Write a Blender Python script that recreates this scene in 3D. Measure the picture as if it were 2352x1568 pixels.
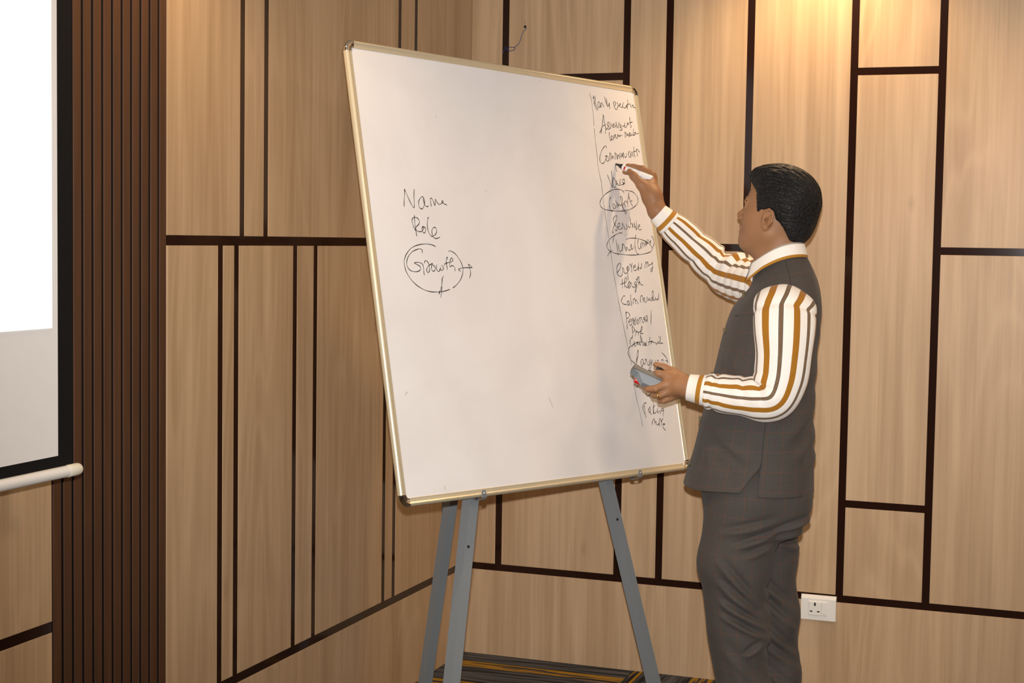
import bpy, bmesh, math, random
import numpy as np
from mathutils import Vector, Matrix

# ------------------------------------------------------------------ clear
for o in list(bpy.data.objects):
    bpy.data.objects.remove(o)
SC = bpy.context.scene
COL = SC.collection
random.seed(4)
NPR = np.random.RandomState(7)

# ------------------------------------------------------------------ camera
CAM = np.array([2.1087, -5.2644, 1.5])
RM = np.array([[0.93789, 0.34661, 0.01520], [-0.03659, 0.05522, 0.99780], [-0.34500, 0.93637, -0.06466]])
FPX = 3632.77
cd = bpy.data.cameras.new('camera')
cd.sensor_width = 36.0
cd.lens = FPX / 2352 * 36.0
cd.clip_start = 0.05
co = bpy.data.objects.new('camera', cd)
COL.objects.link(co)
mw = Matrix.Identity(4)
for i in range(3):
    mw[i][0] = RM[0][i]; mw[i][1] = RM[1][i]; mw[i][2] = -RM[2][i]; mw[i][3] = CAM[i]
co.matrix_world = mw
SC.camera = co

# ------------------------------------------------------------------ world, lamps, exposure
w = bpy.data.worlds.new('world'); SC.world = w; w.use_nodes = True
w.node_tree.nodes['Background'].inputs[0].default_value = (1.0, 0.80, 0.62, 1)
w.node_tree.nodes['Background'].inputs[1].default_value = 0.10
SC.view_settings.view_transform = 'Standard'
SC.view_settings.look = 'None'
SC.view_settings.exposure = 0.0
SC.view_settings.gamma = 1.0
SC.view_settings.use_curve_mapping = False


def lamp(name, kind, loc, power, color, size=0.05, target=None, angle=None, blend=0.5):
    ld = bpy.data.lights.new(name, kind)
    ld.energy = power; ld.color = color
    if kind == 'AREA':
        ld.shape = 'DISK'; ld.size = size
    else:
        ld.shadow_soft_size = size
    if kind == 'SPOT':
        ld.spot_size = math.radians(angle); ld.spot_blend = blend
    lo = bpy.data.objects.new(name, ld); COL.objects.link(lo)
    lo.location = loc
    if target is not None:
        d = Vector(target) - Vector(loc)
        lo.rotation_euler = d.to_track_quat('-Z', 'Y').to_euler()
    return lo


# the pop-up flash of the camera that took the picture
FL = CAM + RM[1] * 0.085 + RM[2] * 0.02
lamp('camera_flash', 'SPOT', FL, 630.0, (1.0, 0.975, 0.96), 0.014, CAM + RM[2] * 5 + RM[1] * 0.36 + RM[0] * 0.40, 64, 1.0)
# warm recessed ceiling downlights
WARM = (1.0, 0.68, 0.37)
CEIL = 2.72
DOWN = ((1.27, -0.26, 52.0), (2.45, -0.26, 30.0), (0.36, -2.15, 38.0), (2.3, -1.0, 19.0), (2.6, -3.0, 8.0))
for (lx, ly, pw) in DOWN:
    lamp('downlight_lamp', 'SPOT', (lx, ly, CEIL - 0.03), pw, WARM, 0.045, (lx, ly, 0), 120, 0.8)
# soft warm area lamps just under the ceiling, out of view
for (lx, ly, pw, sz) in ((2.6, -3.4, 18.0, 0.6), (4.2, -1.8, 14.0, 0.6)):
    lamp('ceiling_area_lamp', 'AREA', (lx, ly, CEIL - 0.02), pw, (1.0, 0.80, 0.60), sz, (lx, ly, 0))

# ------------------------------------------------------------------ helpers


def P(x, y, D):
    """point of the room seen at picture point x, y at depth D"""
    return CAM + D * (RM.T @ np.array([(x - 1176) / FPX, -(y - 784) / FPX, 1.0]))


def srgb(r, g, b):
    f = lambda c: (c / 255) / 12.92 if c / 255 <= 0.04045 else ((c / 255 + 0.055) / 1.055) ** 2.4
    return (f(r), f(g), f(b), 1.0)


class NT:
    def __init__(s, name):
        s.m = bpy.data.materials.new(name); s.m.use_nodes = True
        s.t = s.m.node_tree; s.b = s.t.nodes['Principled BSDF']

    def n(s, typ, **kw):
        x = s.t.nodes.new(typ)
        for k, v in kw.items():
            if k.startswith('i_'):
                key = k[2:]
                key = int(key) if key.isdigit() else key.replace('_', ' ')
                x.inputs[key].default_value = v
            else:
                setattr(x, k, v)
        return x

    def l(s, a, ao, b, bi):
        s.t.links.new(a.outputs[ao], b.inputs[bi])

    def math(s, op, a, b=None, clamp=False):
        x = s.t.nodes.new('ShaderNodeMath'); x.operation = op; x.use_clamp = clamp
        for i, v in enumerate((a, b)):
            if v is None: continue
            if isinstance(v, (int, float)): x.inputs[i].default_value = v
            else: s.t.links.new(v, x.inputs[i])
        return x.outputs[0]

    def mix(s, fac, a, b, typ='MIX'):
        x = s.t.nodes.new('ShaderNodeMix'); x.data_type = 'RGBA'; x.blend_type = typ
        for i, v in ((0, fac), (6, a), (7, b)):
            if isinstance(v, (int, float, tuple)): x.inputs[i].default_value = v
            else: s.t.links.new(v, x.inputs[i])
        return x.outputs[2]

    def base(s, c):
        if isinstance(c, tuple): s.b.inputs['Base Color'].default_value = c
        else: s.t.links.new(c, s.b.inputs['Base Color'])

    def set(s, **kw):
        for k, v in kw.items():
            s.b.inputs[k.replace('_', ' ')].default_value = v

    def bump(s, h, strength=0.2, dist=0.002):
        x = s.n('ShaderNodeBump'); x.inputs['Strength'].default_value = strength
        x.inputs['Distance'].default_value = dist
        s.t.links.new(h, x.inputs['Height']); s.t.links.new(x.outputs[0], s.b.inputs['Normal'])


def simple(name, col, rough=0.5, metal=0.0, spec=0.5, noise=0.0, scale=200):
    k = NT(name)
    if noise:
        tc = k.n('ShaderNodeTexCoord'); nz = k.n('ShaderNodeTexNoise'); nz.inputs['Scale'].default_value = scale
        nz.inputs['Detail'].default_value = 4
        k.l(tc, 'Object', nz, 'Vector')
        d = tuple(c * (1 - noise) for c in col[:3]) + (1,); e = tuple(min(1, c * (1 + noise)) for c in col[:3]) + (1,)
        k.base(k.mix(nz.outputs[0], d, e))
    else:
        k.base(col)
    k.set(Roughness=rough, Metallic=metal)
    k.b.inputs['Specular IOR Level'].default_value = spec
    return k.m


def wood(name, dark, mid, light, rough=0.42, fine=1.0):
    k = NT(name)
    ge = k.n('ShaderNodeNewGeometry'); oi = k.n('ShaderNodeObjectInfo')
    off = k.n('ShaderNodeVectorMath', operation='SCALE'); cmb = k.n('ShaderNodeCombineXYZ')
    k.l(oi, 'Random', cmb, 0); k.l(oi, 'Random', cmb, 1); k.l(oi, 'Random', cmb, 2)
    k.l(cmb, 0, off, 0); off.inputs['Scale'].default_value = 37.0
    add = k.n('ShaderNodeVectorMath', operation='ADD'); k.l(ge, 'Position', add, 0); k.l(off, 0, add, 1)
    mp = k.n('ShaderNodeMapping'); mp.inputs['Scale'].default_value = (1, 1, 0.055); k.l(add, 0, mp, 'Vector')
    n1 = k.n('ShaderNodeTexNoise', i_Scale=11.0, i_Detail=3.0, i_Roughness=0.5, i_Distortion=1.1); k.l(mp, 0, n1, 'Vector')
    mp2 = k.n('ShaderNodeMapping'); mp2.inputs['Scale'].default_value = (1, 1, 0.02); k.l(add, 0, mp2, 'Vector')
    n2 = k.n('ShaderNodeTexNoise', i_Scale=75.0, i_Detail=5.0, i_Roughness=0.65, i_Distortion=0.3); k.l(mp2, 0, n2, 'Vector')
    # cathedral figure
    mp3 = k.n('ShaderNodeMapping'); mp3.inputs['Scale'].default_value = (1, 1, 0.12); k.l(add, 0, mp3, 'Vector')
    n3 = k.n('ShaderNodeTexNoise', i_Scale=4.0, i_Detail=1.5, i_Distortion=0.8); k.l(mp3, 0, n3, 'Vector')
    wv = k.math('SINE', k.math('MULTIPLY', n3.outputs[0], 60.0))
    wv = k.math('MULTIPLY', k.math('ADD', wv, 1.0), 0.5)
    wv = k.math('POWER', wv, 3.0)
    # small knots
    mp4 = k.n('ShaderNodeMapping'); mp4.inputs['Scale'].default_value = (1, 1, 0.45); k.l(add, 0, mp4, 'Vector')
    vo = k.n('ShaderNodeTexVoronoi', i_Scale=3.1); k.l(mp4, 0, vo, 'Vector')
    kn = k.n('ShaderNodeMapRange'); kn.inputs[1].default_value = 0.0; kn.inputs[2].default_value = 0.055; kn.inputs[3].default_value = 0.35; kn.inputs[4].default_value = 0.0
    k.l(vo, 'Distance', kn, 0)
    r1 = k.n('ShaderNodeMapRange'); r1.inputs[1].default_value = 0.30; r1.inputs[2].default_value = 0.70; k.l(n1, 0, r1, 0)
    c1 = k.mix(r1.outputs[0], dark, light)
    c2 = k.mix(0.45, c1, mid)
    f2 = k.n('ShaderNodeMapRange'); f2.inputs[1].default_value = 0.3; f2.inputs[2].default_value = 0.7; f2.inputs[3].default_value = 0.0; f2.inputs[4].default_value = 1.0
    k.l(n2, 0, f2, 0)
    c3 = k.mix(k.math('MULTIPLY', f2.outputs[0], 0.35 * fine), c2, tuple(c * 0.62 for c in dark[:3]) + (1,))
    c4 = k.mix(k.math('MULTIPLY', wv, 0.22), c3, light)
    c5 = k.mix(kn.outputs[0], c4, tuple(c * 0.45 for c in dark[:3]) + (1,))
    k.base(c5)
    k.set(Roughness=rough)
    k.b.inputs['Specular IOR Level'].default_value = 0.35
    k.bump(n2.outputs[0], 0.06, 0.001)
    return k.m


class MB:
    def __init__(s): s.v = []; s.f = []; s.uv = {}

    def quad(s, a, b, c, d):
        i = len(s.v); s.v += [a, b, c, d]; s.f.append((i, i + 1, i + 2, i + 3))

    def box(s, lo, hi, M=None, bev=0.0):
        x0, y0, z0 = lo; x1, y1, z1 = hi
        if bev <= 0:
            pts = [(x0, y0, z0), (x1, y0, z0), (x1, y1, z0), (x0, y1, z0), (x0, y0, z1), (x1, y0, z1), (x1, y1, z1), (x0, y1, z1)]
            fs = [(0, 3, 2, 1), (4, 5, 6, 7), (0, 1, 5, 4), (1, 2, 6, 5), (2, 3, 7, 6), (3, 0, 4, 7)]
        else:
            b = bev
            pts = []; idx = {}
            for ix, (X, sx) in enumerate(((x0, 1), (x1, -1))):
                for iy, (Y, sy) in enumerate(((y0, 1), (y1, -1))):
                    for iz, (Z, sz) in enumerate(((z0, 1), (z1, -1))):
                        for ax in range(3):
                            p = [X + sx * b, Y + sy * b, Z + sz * b]
                            p[ax] = (X, Y, Z)[ax]
                            idx[(ix, iy, iz, ax)] = len(pts); pts.append(tuple(p))
            fs = []
            g = lambda ix, iy, iz, ax: idx[(ix, iy, iz, ax)]
            for sd in (0, 1):
                q = [g(sd, 0, 0, 0), g(sd, 1, 0, 0), g(sd, 1, 1, 0), g(sd, 0, 1, 0)]; fs.append(tuple(q if sd else q[::-1]))
                q = [g(0, sd, 0, 1), g(1, sd, 0, 1), g(1, sd, 1, 1), g(0, sd, 1, 1)]; fs.append(tuple(q[::-1] if sd else q))
                q = [g(0, 0, sd, 2), g(1, 0, sd, 2), g(1, 1, sd, 2), g(0, 1, sd, 2)]; fs.append(tuple(q if sd else q[::-1]))
            for a in (0, 1):
                for c in (0, 1):
                    fs.append((g(a, c, 0, 0), g(a, c, 1, 0), g(a, c, 1, 1), g(a, c, 0, 1)))
                    fs.append((g(a, 0, c, 0), g(a, 1, c, 0), g(a, 1, c, 2), g(a, 0, c, 2)))
                    fs.append((g(0, a, c, 1), g(1, a, c, 1), g(1, a, c, 2), g(0, a, c, 2)))
                    for e in (0, 1):
                        fs.append((g(a, c, e, 0), g(a, c, e, 1), g(a, c, e, 2)))
        i = len(s.v)
        if M is not None:
            pts = [tuple(M @ Vector(p)) for p in pts]
        s.v += pts; s.f += [tuple(i + k for k in f) for f in fs]
        return s

    def tube(s, pts, r, seg=10, cap=True, rad=None):
        pts = [np.array(p, float) for p in pts]; n = len(pts)
        i0 = len(s.v); ref = None
        for k, p in enumerate(pts):
            t = pts[min(k + 1, n - 1)] - pts[max(k - 1, 0)]; t = t / (np.linalg.norm(t) + 1e-12)
            if ref is None:
                ref = np.array([0, 0, 1.0]) if abs(t[2]) < 0.9 else np.array([1.0, 0, 0])
            a = ref - t * (ref @ t); a /= np.linalg.norm(a); b = np.cross(t, a); ref = a
            rr = rad[k] if rad is not None else r
            for j in range(seg):
                th = 2 * math.pi * j / seg
                s.v.append(tuple(p + rr * (math.cos(th) * a + math.sin(th) * b)))
        for k in range(n - 1):
            for j in range(seg):
                a0 = i0 + k * seg + j; a1 = i0 + k * seg + (j + 1) % seg
                s.f.append((a0, a1, a1 + seg, a0 + seg))
        if cap:
            s.f.append(tuple(i0 + j for j in range(seg))[::-1])
            s.f.append(tuple(i0 + (n - 1) * seg + j for j in range(seg)))
        return s

    def build(s, name, mat, parent=None, smooth=False, kind=None, label=None, fix=True, sharp=None):
        me = bpy.data.meshes.new(name)
        me.from_pydata([tuple(map(float, p)) for p in s.v], [], s.f)
        if fix:
            bm = bmesh.new(); bm.from_mesh(me)
            bmesh.ops.recalc_face_normals(bm, faces=bm.faces); bm.to_mesh(me); bm.free()
        me.materials.append(mat)
        if smooth:
            me.polygons.foreach_set('use_smooth', [True] * len(me.polygons))
            if sharp:
                try: me.set_sharp_from_angle(angle=math.radians(sharp))
                except Exception: pass
        me.update()
        return link(name, me, parent, kind, label)


def link(name, me, parent=None, kind=None, label=None):
    o = bpy.data.objects.new(name, me); COL.objects.link(o)
    if parent is not None: attach(o, parent)
    if kind: o['kind'] = kind
    if label: o['label'] = label
    return o


def attach(o, parent):
    o.parent = parent
    o.matrix_parent_inverse = WM[parent.name].inverted() if parent.name in WM else Matrix.Identity(4)


WM = {}


def thing(name, label, cat, loc=(0, 0, 0), group=None):
    o = bpy.data.objects.new(name, None); COL.objects.link(o)
    o.empty_display_size = 0.1
    o.location = loc; o['label'] = label; o['category'] = cat
    if group: o['group'] = group
    WM[o.name] = Matrix.Translation(Vector(loc))
    return o


def tag(o, label, cat):
    o['label'] = label; o['category'] = cat
    return o
INK = [
('ruled column line',
'9764,11552 9802,11320 9795,10877 9763,10536;9756,10463 9733,10206 9725,9982 9716,9720 9694,9204 9735,8852 9740,8741 9737,8716 9722,8343 9716,7971 9707,7692 9715,7460 9721,7323 9737,7029 9733,6734 9731,6356 9738,6008 9757,5656 9774,5294 9808,4895 9851,4543 9893,4125 9938,3782 9967,3570 9995,3269;9922,3122 9973,3020 9972,2862 9980,2597 10011,2230 10072,1908 10116,1440;9735,8890 9753,8835'),
('Plan Vs execution',
'9924,11491 9916,11413 9924,11300 9921,11213;9880,11394 9926,11424 9990,11425 9987,11358 9946,11292 9907,11222;10002,11483 9985,11368;9922,11290 9949,11159 9987,11038;9982,11316 10008,11174 10060,11045;10172,11309 10124,11309 10090,11223 10099,11152 10134,11129 10184,11181 10188,11274 10172,11309;10188,11274 10203,11156 10229,11164;10227,11159 10245,11279 10303,11290 10338,11226 10372,11162;10465,11524 10474,11416 10511,11284 10556,11195;10535,11474 10545,11370 10545,11256 10556,11195;10561,11216 10606,11241 10660,11340 10652,11266 10651,11146;10860,11254 10930,11277 10973,11359 10933,11402 10870,11339 10877,11256 10911,11186 10967,11144 11027,11197 11066,11263;11052,11388 11078,11317 11072,11253;11082,11296 11127,11279 11219,11362 11183,11348 11161,11283 11203,11250 11303,11254;11396,11415 11332,11351 11310,11286 11364,11233 11435,11256;11435,11256 11479,11302 11513,11347 11495,11261;11602,11525 11598,11429 11549,11319 11513,11231 11542,11213;11539,11350 11613,11383 11682,11395 11721,11346 11720,11266;11795,11379 11798,11279;11804,11343 11847,11384 11863,11306 11946,11303'),
('Assessment',
'9982,10338 10054,10416 10148,10558 10218,10739 10291,10932;10236,10937 10245,10902;10291,10932 10290,10776 10303,10612 10302,10457 10260,10335;10050,10323 10118,10493 10180,10561 10287,10611;10302,10457 10416,10539 10504,10650 10494,10716 10431,10685 10418,10622 10486,10565 10499,10515 10436,10484 10390,10495;10597,10710 10596,10627 10559,10530 10512,10537;10661,10590 10749,10660 10740,10696 10672,10643 10681,10571 10766,10589 10846,10658;10842,10752 10867,10681 10894,10579 10845,10580;10866,10754 10891,10714;11015,10761 10979,10669 10955,10558;11013,10714 11045,10675 11044,10591;11071,10677 11110,10670 11060,10593 11120,10566 11094,10522 10982,10497;11149,10621 11214,10658 11280,10695 11289,10774;11280,10695 11266,10631 11360,10644 11440,10782 11448,10709 11513,10778;11581,10973 11570,10846 11584,10721 11587,10658 11540,10633;11521,10773 11602,10801 11699,10825'),
('team member',
'10467,10403 10442,10324 10446,10189 10476,10145 10536,10196 10570,10282 10531,10289 10507,10215 10562,10167 10655,10227;10740,10358 10665,10310 10639,10225 10716,10283 10746,10348 10751,10255 10821,10239;10821,10239 10865,10368 10882,10296 10943,10353 10956,10302 11007,10348 11072,10343;11233,10481 11229,10387 11224,10287;11235,10450 11289,10433 11310,10341 11362,10429 11388,10357 11465,10405 11462,10468 11422,10360 11509,10377;11530,10474 11528,10389 11651,10420;11700,10604 11668,10495 11647,10399 11736,10427 11770,10504 11712,10467 11712,10394;11778,10462 11845,10462 11925,10485;10662,10466 10668,10451'),
('Communication',
'10202,9887 10207,9944 10157,9949 10054,9876 9922,9735 9827,9559 9830,9438 9914,9392 10019,9441 10114,9541 10170,9668;10088,9624 10156,9638 10125,9561 10133,9496 10190,9485 10249,9522 10232,9615 10164,9639;10349,9784 10332,9669 10304,9507;10346,9737 10394,9721 10404,9627 10411,9557 10464,9669 10497,9615 10540,9575;10608,9788 10594,9688 10574,9558;10616,9756 10668,9721 10680,9570 10727,9716 10764,9681 10815,9575;10862,9792 10830,9714 10845,9643 10908,9691 10944,9789 10940,9702 10966,9685;11013,9832 10982,9724 10975,9619;11012,9793 11036,9728 11075,9664 11142,9697 11179,9796;11349,9885 11273,9812 11256,9734 11313,9685 11396,9715;11445,9872 11369,9800 11371,9742 11451,9796 11466,9864 11458,9758 11512,9723;11573,10036 11562,9919 11560,9803 11573,9689;11503,9857 11578,9887 11657,9897;11683,9947 11703,9862 11719,9795 11685,9745;11683,9947 11734,9970 11787,9931 11851,9872'),
('stroke under the marker tip',
'10565,9449 10537,9352 10546,9258 10563,9179'),
('Voice',
'10078,9064 10130,8931 10197,8766 10249,8666;10304,9196 10291,9035 10277,8865 10249,8666;10299,8970 10331,8981 10336,8934 10286,8837 10316,8707 10362,8681 10431,8760 10441,8874 10387,8965 10331,8981;10504,8925 10473,8782 10531,8813 10564,8758 10626,8771;10698,8965 10641,8876 10647,8801 10733,8782 10820,8839;10820,8839 10887,8909 10877,8966 10797,8942 10781,8865 10840,8831 10913,8854;10733,8782 10844,8812'),
('Comfort, ringed',
'10780,8547 10724,8596 10612,8628 10435,8633 10252,8604 10031,8531 9804,8422 9634,8301 9543,8176 9540,8093 9604,8021 9725,7980 9939,7962 10199,7950 10496,7960 10773,7998 11042,8062 11278,8172 11403,8293 11421,8408 11352,8510 11218,8589 11028,8617 10833,8616;10108,8376 10045,8321 9998,8207 9980,8085 9994,7983 10036,7938 10108,7969 10159,8037;10182,8178 10145,8139 10161,8046 10213,8011 10254,8069 10228,8152 10182,8178;10297,8268 10341,8233 10345,8148 10339,8049;10345,8214 10398,8188 10402,8104 10448,8181 10504,8132 10589,8178;10589,8178 10636,8294 10631,8407 10583,8428 10560,8356 10571,8234 10602,8104 10656,8012 10747,7950 10726,7887 10668,7927 10645,8030 10617,8104 10649,8181 10736,8242;10714,8241 10776,8286 10841,8275 10864,8210 10886,8107;10721,8241 10733,8157 10772,8097;10864,8210 10919,8326 11015,8559;10990,8444 11002,8359 11037,8247 11113,8146;11024,8256 11063,8295 11146,8328'),
('Sensitive',
'9992,7293 9948,7291 10013,7424 10134,7578 10246,7722 10269,7798 10212,7805 10113,7754 10067,7678 10084,7585 10145,7494 10199,7402 10127,7344 10086,7389;10241,7460 10319,7481 10370,7549 10327,7585 10257,7535 10231,7450 10285,7391 10377,7409 10447,7458;10496,7615 10472,7506 10453,7383;10488,7544 10536,7527 10558,7424 10627,7398;10674,7579 10676,7522 10699,7457 10627,7398;10779,7550 10781,7489 10821,7466 10878,7520;10901,7795 10900,7691 10892,7549;10886,7558 10957,7608 10975,7552 10937,7447;10981,7581 11031,7497 11080,7480;11076,7636 11081,7556 11087,7480;11077,7603 11110,7481 11141,7416 11202,7693;11243,7500 11323,7517 11328,7575 11260,7544 11241,7457 11292,7412 11396,7434'),
('Time convey, ringed',
'10411,7283 10290,7283 10119,7235 9930,7161 9736,7054 9618,6933 9589,6832 9633,6757 9726,6700 9863,6662 10097,6637 10414,6619 10780,6619 11169,6644 11498,6691 11707,6747 11802,6828 11782,6897 11665,6998 11446,7078 11181,7131 10937,7145 10744,7135 10566,7096;10536,7240 10563,7207;10027,7177 9960,7112 9915,7026 9920,6958;10059,7081 10072,6954 10074,6717 10084,6578;10171,6948 10155,6846 10153,6744 10192,6707 10271,6764 10327,6868 10353,6953;10318,6731 10341,6868 10380,6954 10424,6913 10468,6803 10492,6727 10534,6856 10577,6806 10635,6765 10723,6792;10741,6844 10787,6897 10771,6948 10742,6878 10747,6810 10807,6803 10877,6873;11083,7249 11019,7143 10956,6953 10951,6807 11000,6688 11048,6655 11094,6677;11163,7113 11112,7009 11099,6888 11140,6820 11195,6821 11238,6891 11288,7022;11264,6823 11246,6926 11309,7023 11345,6998 11349,6860;11373,6999 11430,7009 11445,6949 11457,6880;11520,7098 11500,7011 11525,6934 11552,7056;11544,7021 11597,7005 11547,6969;11594,7117 11618,7101 11576,7039 11639,7006;11680,7129 11687,7033 11747,7052 11780,7105 11751,6974;11845,7238 11914,7170 11938,7058 11902,6961 11831,6863;9841,6745 9711,6692 9617,6622 9550,6554'),
('express my',
'9891,6055 10006,6143 10116,6246 10121,6342 10076,6357 9982,6294 9910,6182 9898,6050 9968,5970 10036,5951 10117,5992 10181,6105 10209,6232;10208,6227 10251,6167 10232,6080;10232,6080 10305,6046 10414,6098 10507,6191 10484,6272 10420,6241 10397,6169 10457,6149;10445,6241 10411,6088 10402,5935 10388,5833;10551,6319 10588,6340 10628,6264 10625,6172 10622,6086;10701,6373 10643,6254;10722,6245 10823,6257 10835,6314 10764,6287 10727,6194 10764,6139 10869,6171;11008,6389 10992,6281 10954,6147 10941,6198;10887,6176 10969,6250 10965,6157;11162,6376 11117,6211 11042,6210 11101,6252;11303,6229 11336,6338 11387,6417 11401,6370;11415,6246 11419,6340 11481,6429 11489,6351 11500,6289;11501,6294 11588,6348 11657,6354 11698,6422;11698,6422 11696,6303 11648,6167 11595,6115 11568,6145 11627,6219 11729,6262'),
('thought',
'10107,5886 10080,5749 10061,5587;9966,5703 10094,5739 10211,5761 10303,5812 10326,5883 10272,5928 10223,5852 10188,5730 10169,5603;10185,5679 10237,5659 10290,5609 10366,5660;10389,5762 10351,5701 10343,5630 10383,5589 10403,5681 10389,5762;10370,5752 10446,5803 10463,5732 10455,5620;10463,5732 10518,5763 10531,5672 10602,5626 10689,5653 10736,5714;10766,5776 10703,5790 10666,5734 10699,5699 10756,5735 10765,5663 10716,5551 10659,5479 10654,5530 10717,5632 10762,5684;10891,5971 10841,5858 10810,5756;10765,5847 10858,5899 10946,5962;10946,5962 10911,5838 10869,5690;10890,5746 10951,5798 10968,5726 11029,5706 11093,5696'),
('Calm Minded',
'10111,5340 10094,5370 10012,5325 9926,5224 9943,5154 10037,5108 10149,5108;10285,5214 10208,5194 10174,5113 10214,5078 10273,5123 10282,5204 10292,5103 10335,5077;10415,5402 10387,5275 10382,5143 10394,5052;10502,5285 10490,5194 10473,5113;10520,5255 10584,5285 10590,5204 10612,5118;10593,5214 10662,5235 10690,5173 10717,5112;10836,5168 10851,5276 10913,5368 10968,5358 10981,5265 10985,5173;10993,5245 11059,5322 11054,5225 11091,5168 11157,5204;11212,5338 11179,5266 11218,5219 11300,5286;11288,5307 11313,5235 11361,5225;11476,5328 11400,5287 11378,5225 11436,5225 11505,5307 11550,5431 11529,5524 11479,5452 11471,5307 11503,5225;11503,5225 11594,5256 11627,5328 11611,5256 11680,5266;11736,5287 11676,5246 11743,5246 11792,5349 11807,5453'),
('Personal',
'10054,4893 10057,4784 10043,4600 10023,4353;10055,4835 10123,4872 10197,4842 10229,4775 10169,4716 10046,4671;10121,4587 10207,4582 10283,4623 10252,4665 10176,4624 10144,4540 10189,4468 10255,4497 10318,4597;10318,4597 10352,4690 10383,4647 10399,4597;10522,4726 10450,4647 10378,4563 10322,4463;10370,4681 10381,4580 10413,4478 10475,4545 10501,4663;10594,4654 10551,4612 10541,4536 10574,4502 10611,4578 10601,4654;10634,4679 10690,4687 10695,4619 10668,4526;10702,4678 10769,4708 10789,4644 10802,4576 10837,4550 10897,4575;10957,4719 10890,4694 10869,4635 10926,4643 10953,4702 10939,4609 10968,4583;10968,4583 11048,4633 11094,4718 11063,4761 11017,4710 11007,4633 11061,4569;11313,4922 11277,4759 11199,4478'),
('Prof',
'10261,4430 10260,4304 10239,4178 10207,4094;10261,4430 10308,4429 10362,4369 10345,4294 10257,4262;10410,4344 10429,4276 10396,4217 10358,4138;10415,4242 10480,4292 10500,4258 10522,4173;10511,4249 10596,4265 10639,4273;10628,4256 10681,4340 10742,4432 10756,4373 10670,4289 10619,4214 10595,4105 10613,4003 10637,3960 10655,4070 10619,4155;10631,4205 10695,4221 10770,4220'),
('Commitment',
'10183,4045 10177,4108 10105,4054 10064,3963 10079,3879 10138,3840 10200,3877;10253,3997 10268,3942 10230,3893 10176,3894;10270,3951 10277,3833 10315,3883;10161,3886 10291,3925 10460,3955 10651,3960 10803,3906 10869,3833;10400,3990 10397,3915 10370,3856;10410,3973 10456,3880 10508,3929 10539,3853 10600,3944;10659,3935 10694,3849 10762,3907 10774,3839 10874,3981;10774,3839 10848,3863;11060,4105 11022,3995 10960,3844;10933,3938 11036,3965 11163,3980;11119,3968 11066,3884;11098,3935 11172,3959 11220,3924;11222,3932 11305,3931 11335,3879 11416,3928 11453,3970;11422,3954 11471,3893 11523,3909;11624,4134 11571,4028 11509,3909;11501,4119 11558,4063;11507,3901 11593,3908 11681,3893'),
('Language, ringed',
'10075,3848 9973,3779 9910,3672 9903,3580 9970,3462 10083,3367 10204,3305;10225,3313 10265,3429 10314,3561 10379,3702 10409,3685 10357,3543 10285,3428 10232,3312;10559,3446 10500,3422 10456,3348 10453,3272 10493,3237 10544,3286 10573,3386 10559,3446;10573,3386 10584,3310 10627,3292;10695,3442 10667,3350 10634,3263;10696,3417 10734,3433 10752,3331 10789,3254 10874,3264;10963,3418 10896,3394 10854,3328 10877,3276 10943,3325 10973,3401;10970,3384 10952,3274 10889,3149 10854,3083;10857,3218 10809,3127 10777,3077;11057,3407 11028,3306 11045,3229 11113,3252;11179,3395 11170,3353;11258,3376 11316,3387 11333,3340;11484,3327 11498,3386 11556,3397 11591,3332;11673,3355 11733,3371 11765,3327 11756,3285;11544,3620 11658,3536 11761,3430 11802,3300;10390,3174 10448,3188 10532,3261;10571,3134 10700,3101 10853,3079 10965,3058 11116,3053'),
('dash beside the duster',
'10034,2598 10180,2650;10224,2669 10331,2723'),
('partly hidden word',
'10506,2424 10503,2373 10553,2330 10613,2332 10670,2384 10665,2329 10670,2251;10822,2257 10821,2239;11011,2221 11013,2198'),
('Taking',
'10453,2118 10372,2122 10286,2071 10246,1990 10260,1889 10299,1795;10330,2069 10321,1895 10333,1683;10600,2005 10523,1930 10501,1867 10549,1846 10597,1927 10606,2000;10559,1855 10583,1798 10645,1772;10782,2111 10743,1938 10716,1773;10849,2039 10775,1982 10746,1919;10746,1919 10746,1818 10793,1792 10898,1856;10956,1945 10928,1854 10953,1797 11043,1858;10994,1976 11007,1966;11043,1858 11076,1837 11075,1763;11244,1903 11204,1928 11136,1899 11140,1848 11218,1858 11244,1903 11228,1802 11161,1675'),
('more',
'10575,1459 10629,1566 10705,1635 10727,1570 10718,1460;10732,1523 10783,1548 10794,1464 10849,1438 10918,1476 10957,1547;10929,1392 10937,1493 10998,1628 11031,1571 11061,1504;11014,1396 11056,1514 11158,1629;11130,1436 11213,1431 11189,1460 11124,1445 11100,1373 11151,1295 11217,1250'),
('Name',
'1406,7689 1421,7818 1474,8006 1493,8162;1493,8162 1518,8101 1588,7939 1661,7788 1734,7683 1764,7689 1785,7814 1814,8023 1848,8181;2148,7983 2091,7980 1993,7907 1946,7801 1956,7698 2034,7655 2116,7715 2172,7833 2169,7937 2145,7967;2145,7967 2136,7873 2169,7770 2233,7726 2301,7745;2404,7969 2401,7864 2400,7739;2415,7949 2454,7961 2494,7900 2541,7771 2589,7947 2633,7865 2710,7805 2804,7841 2870,7887 2854,7918 2819,7884 2850,7854 2918,7826 3009,7798'),
('Role',
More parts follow.
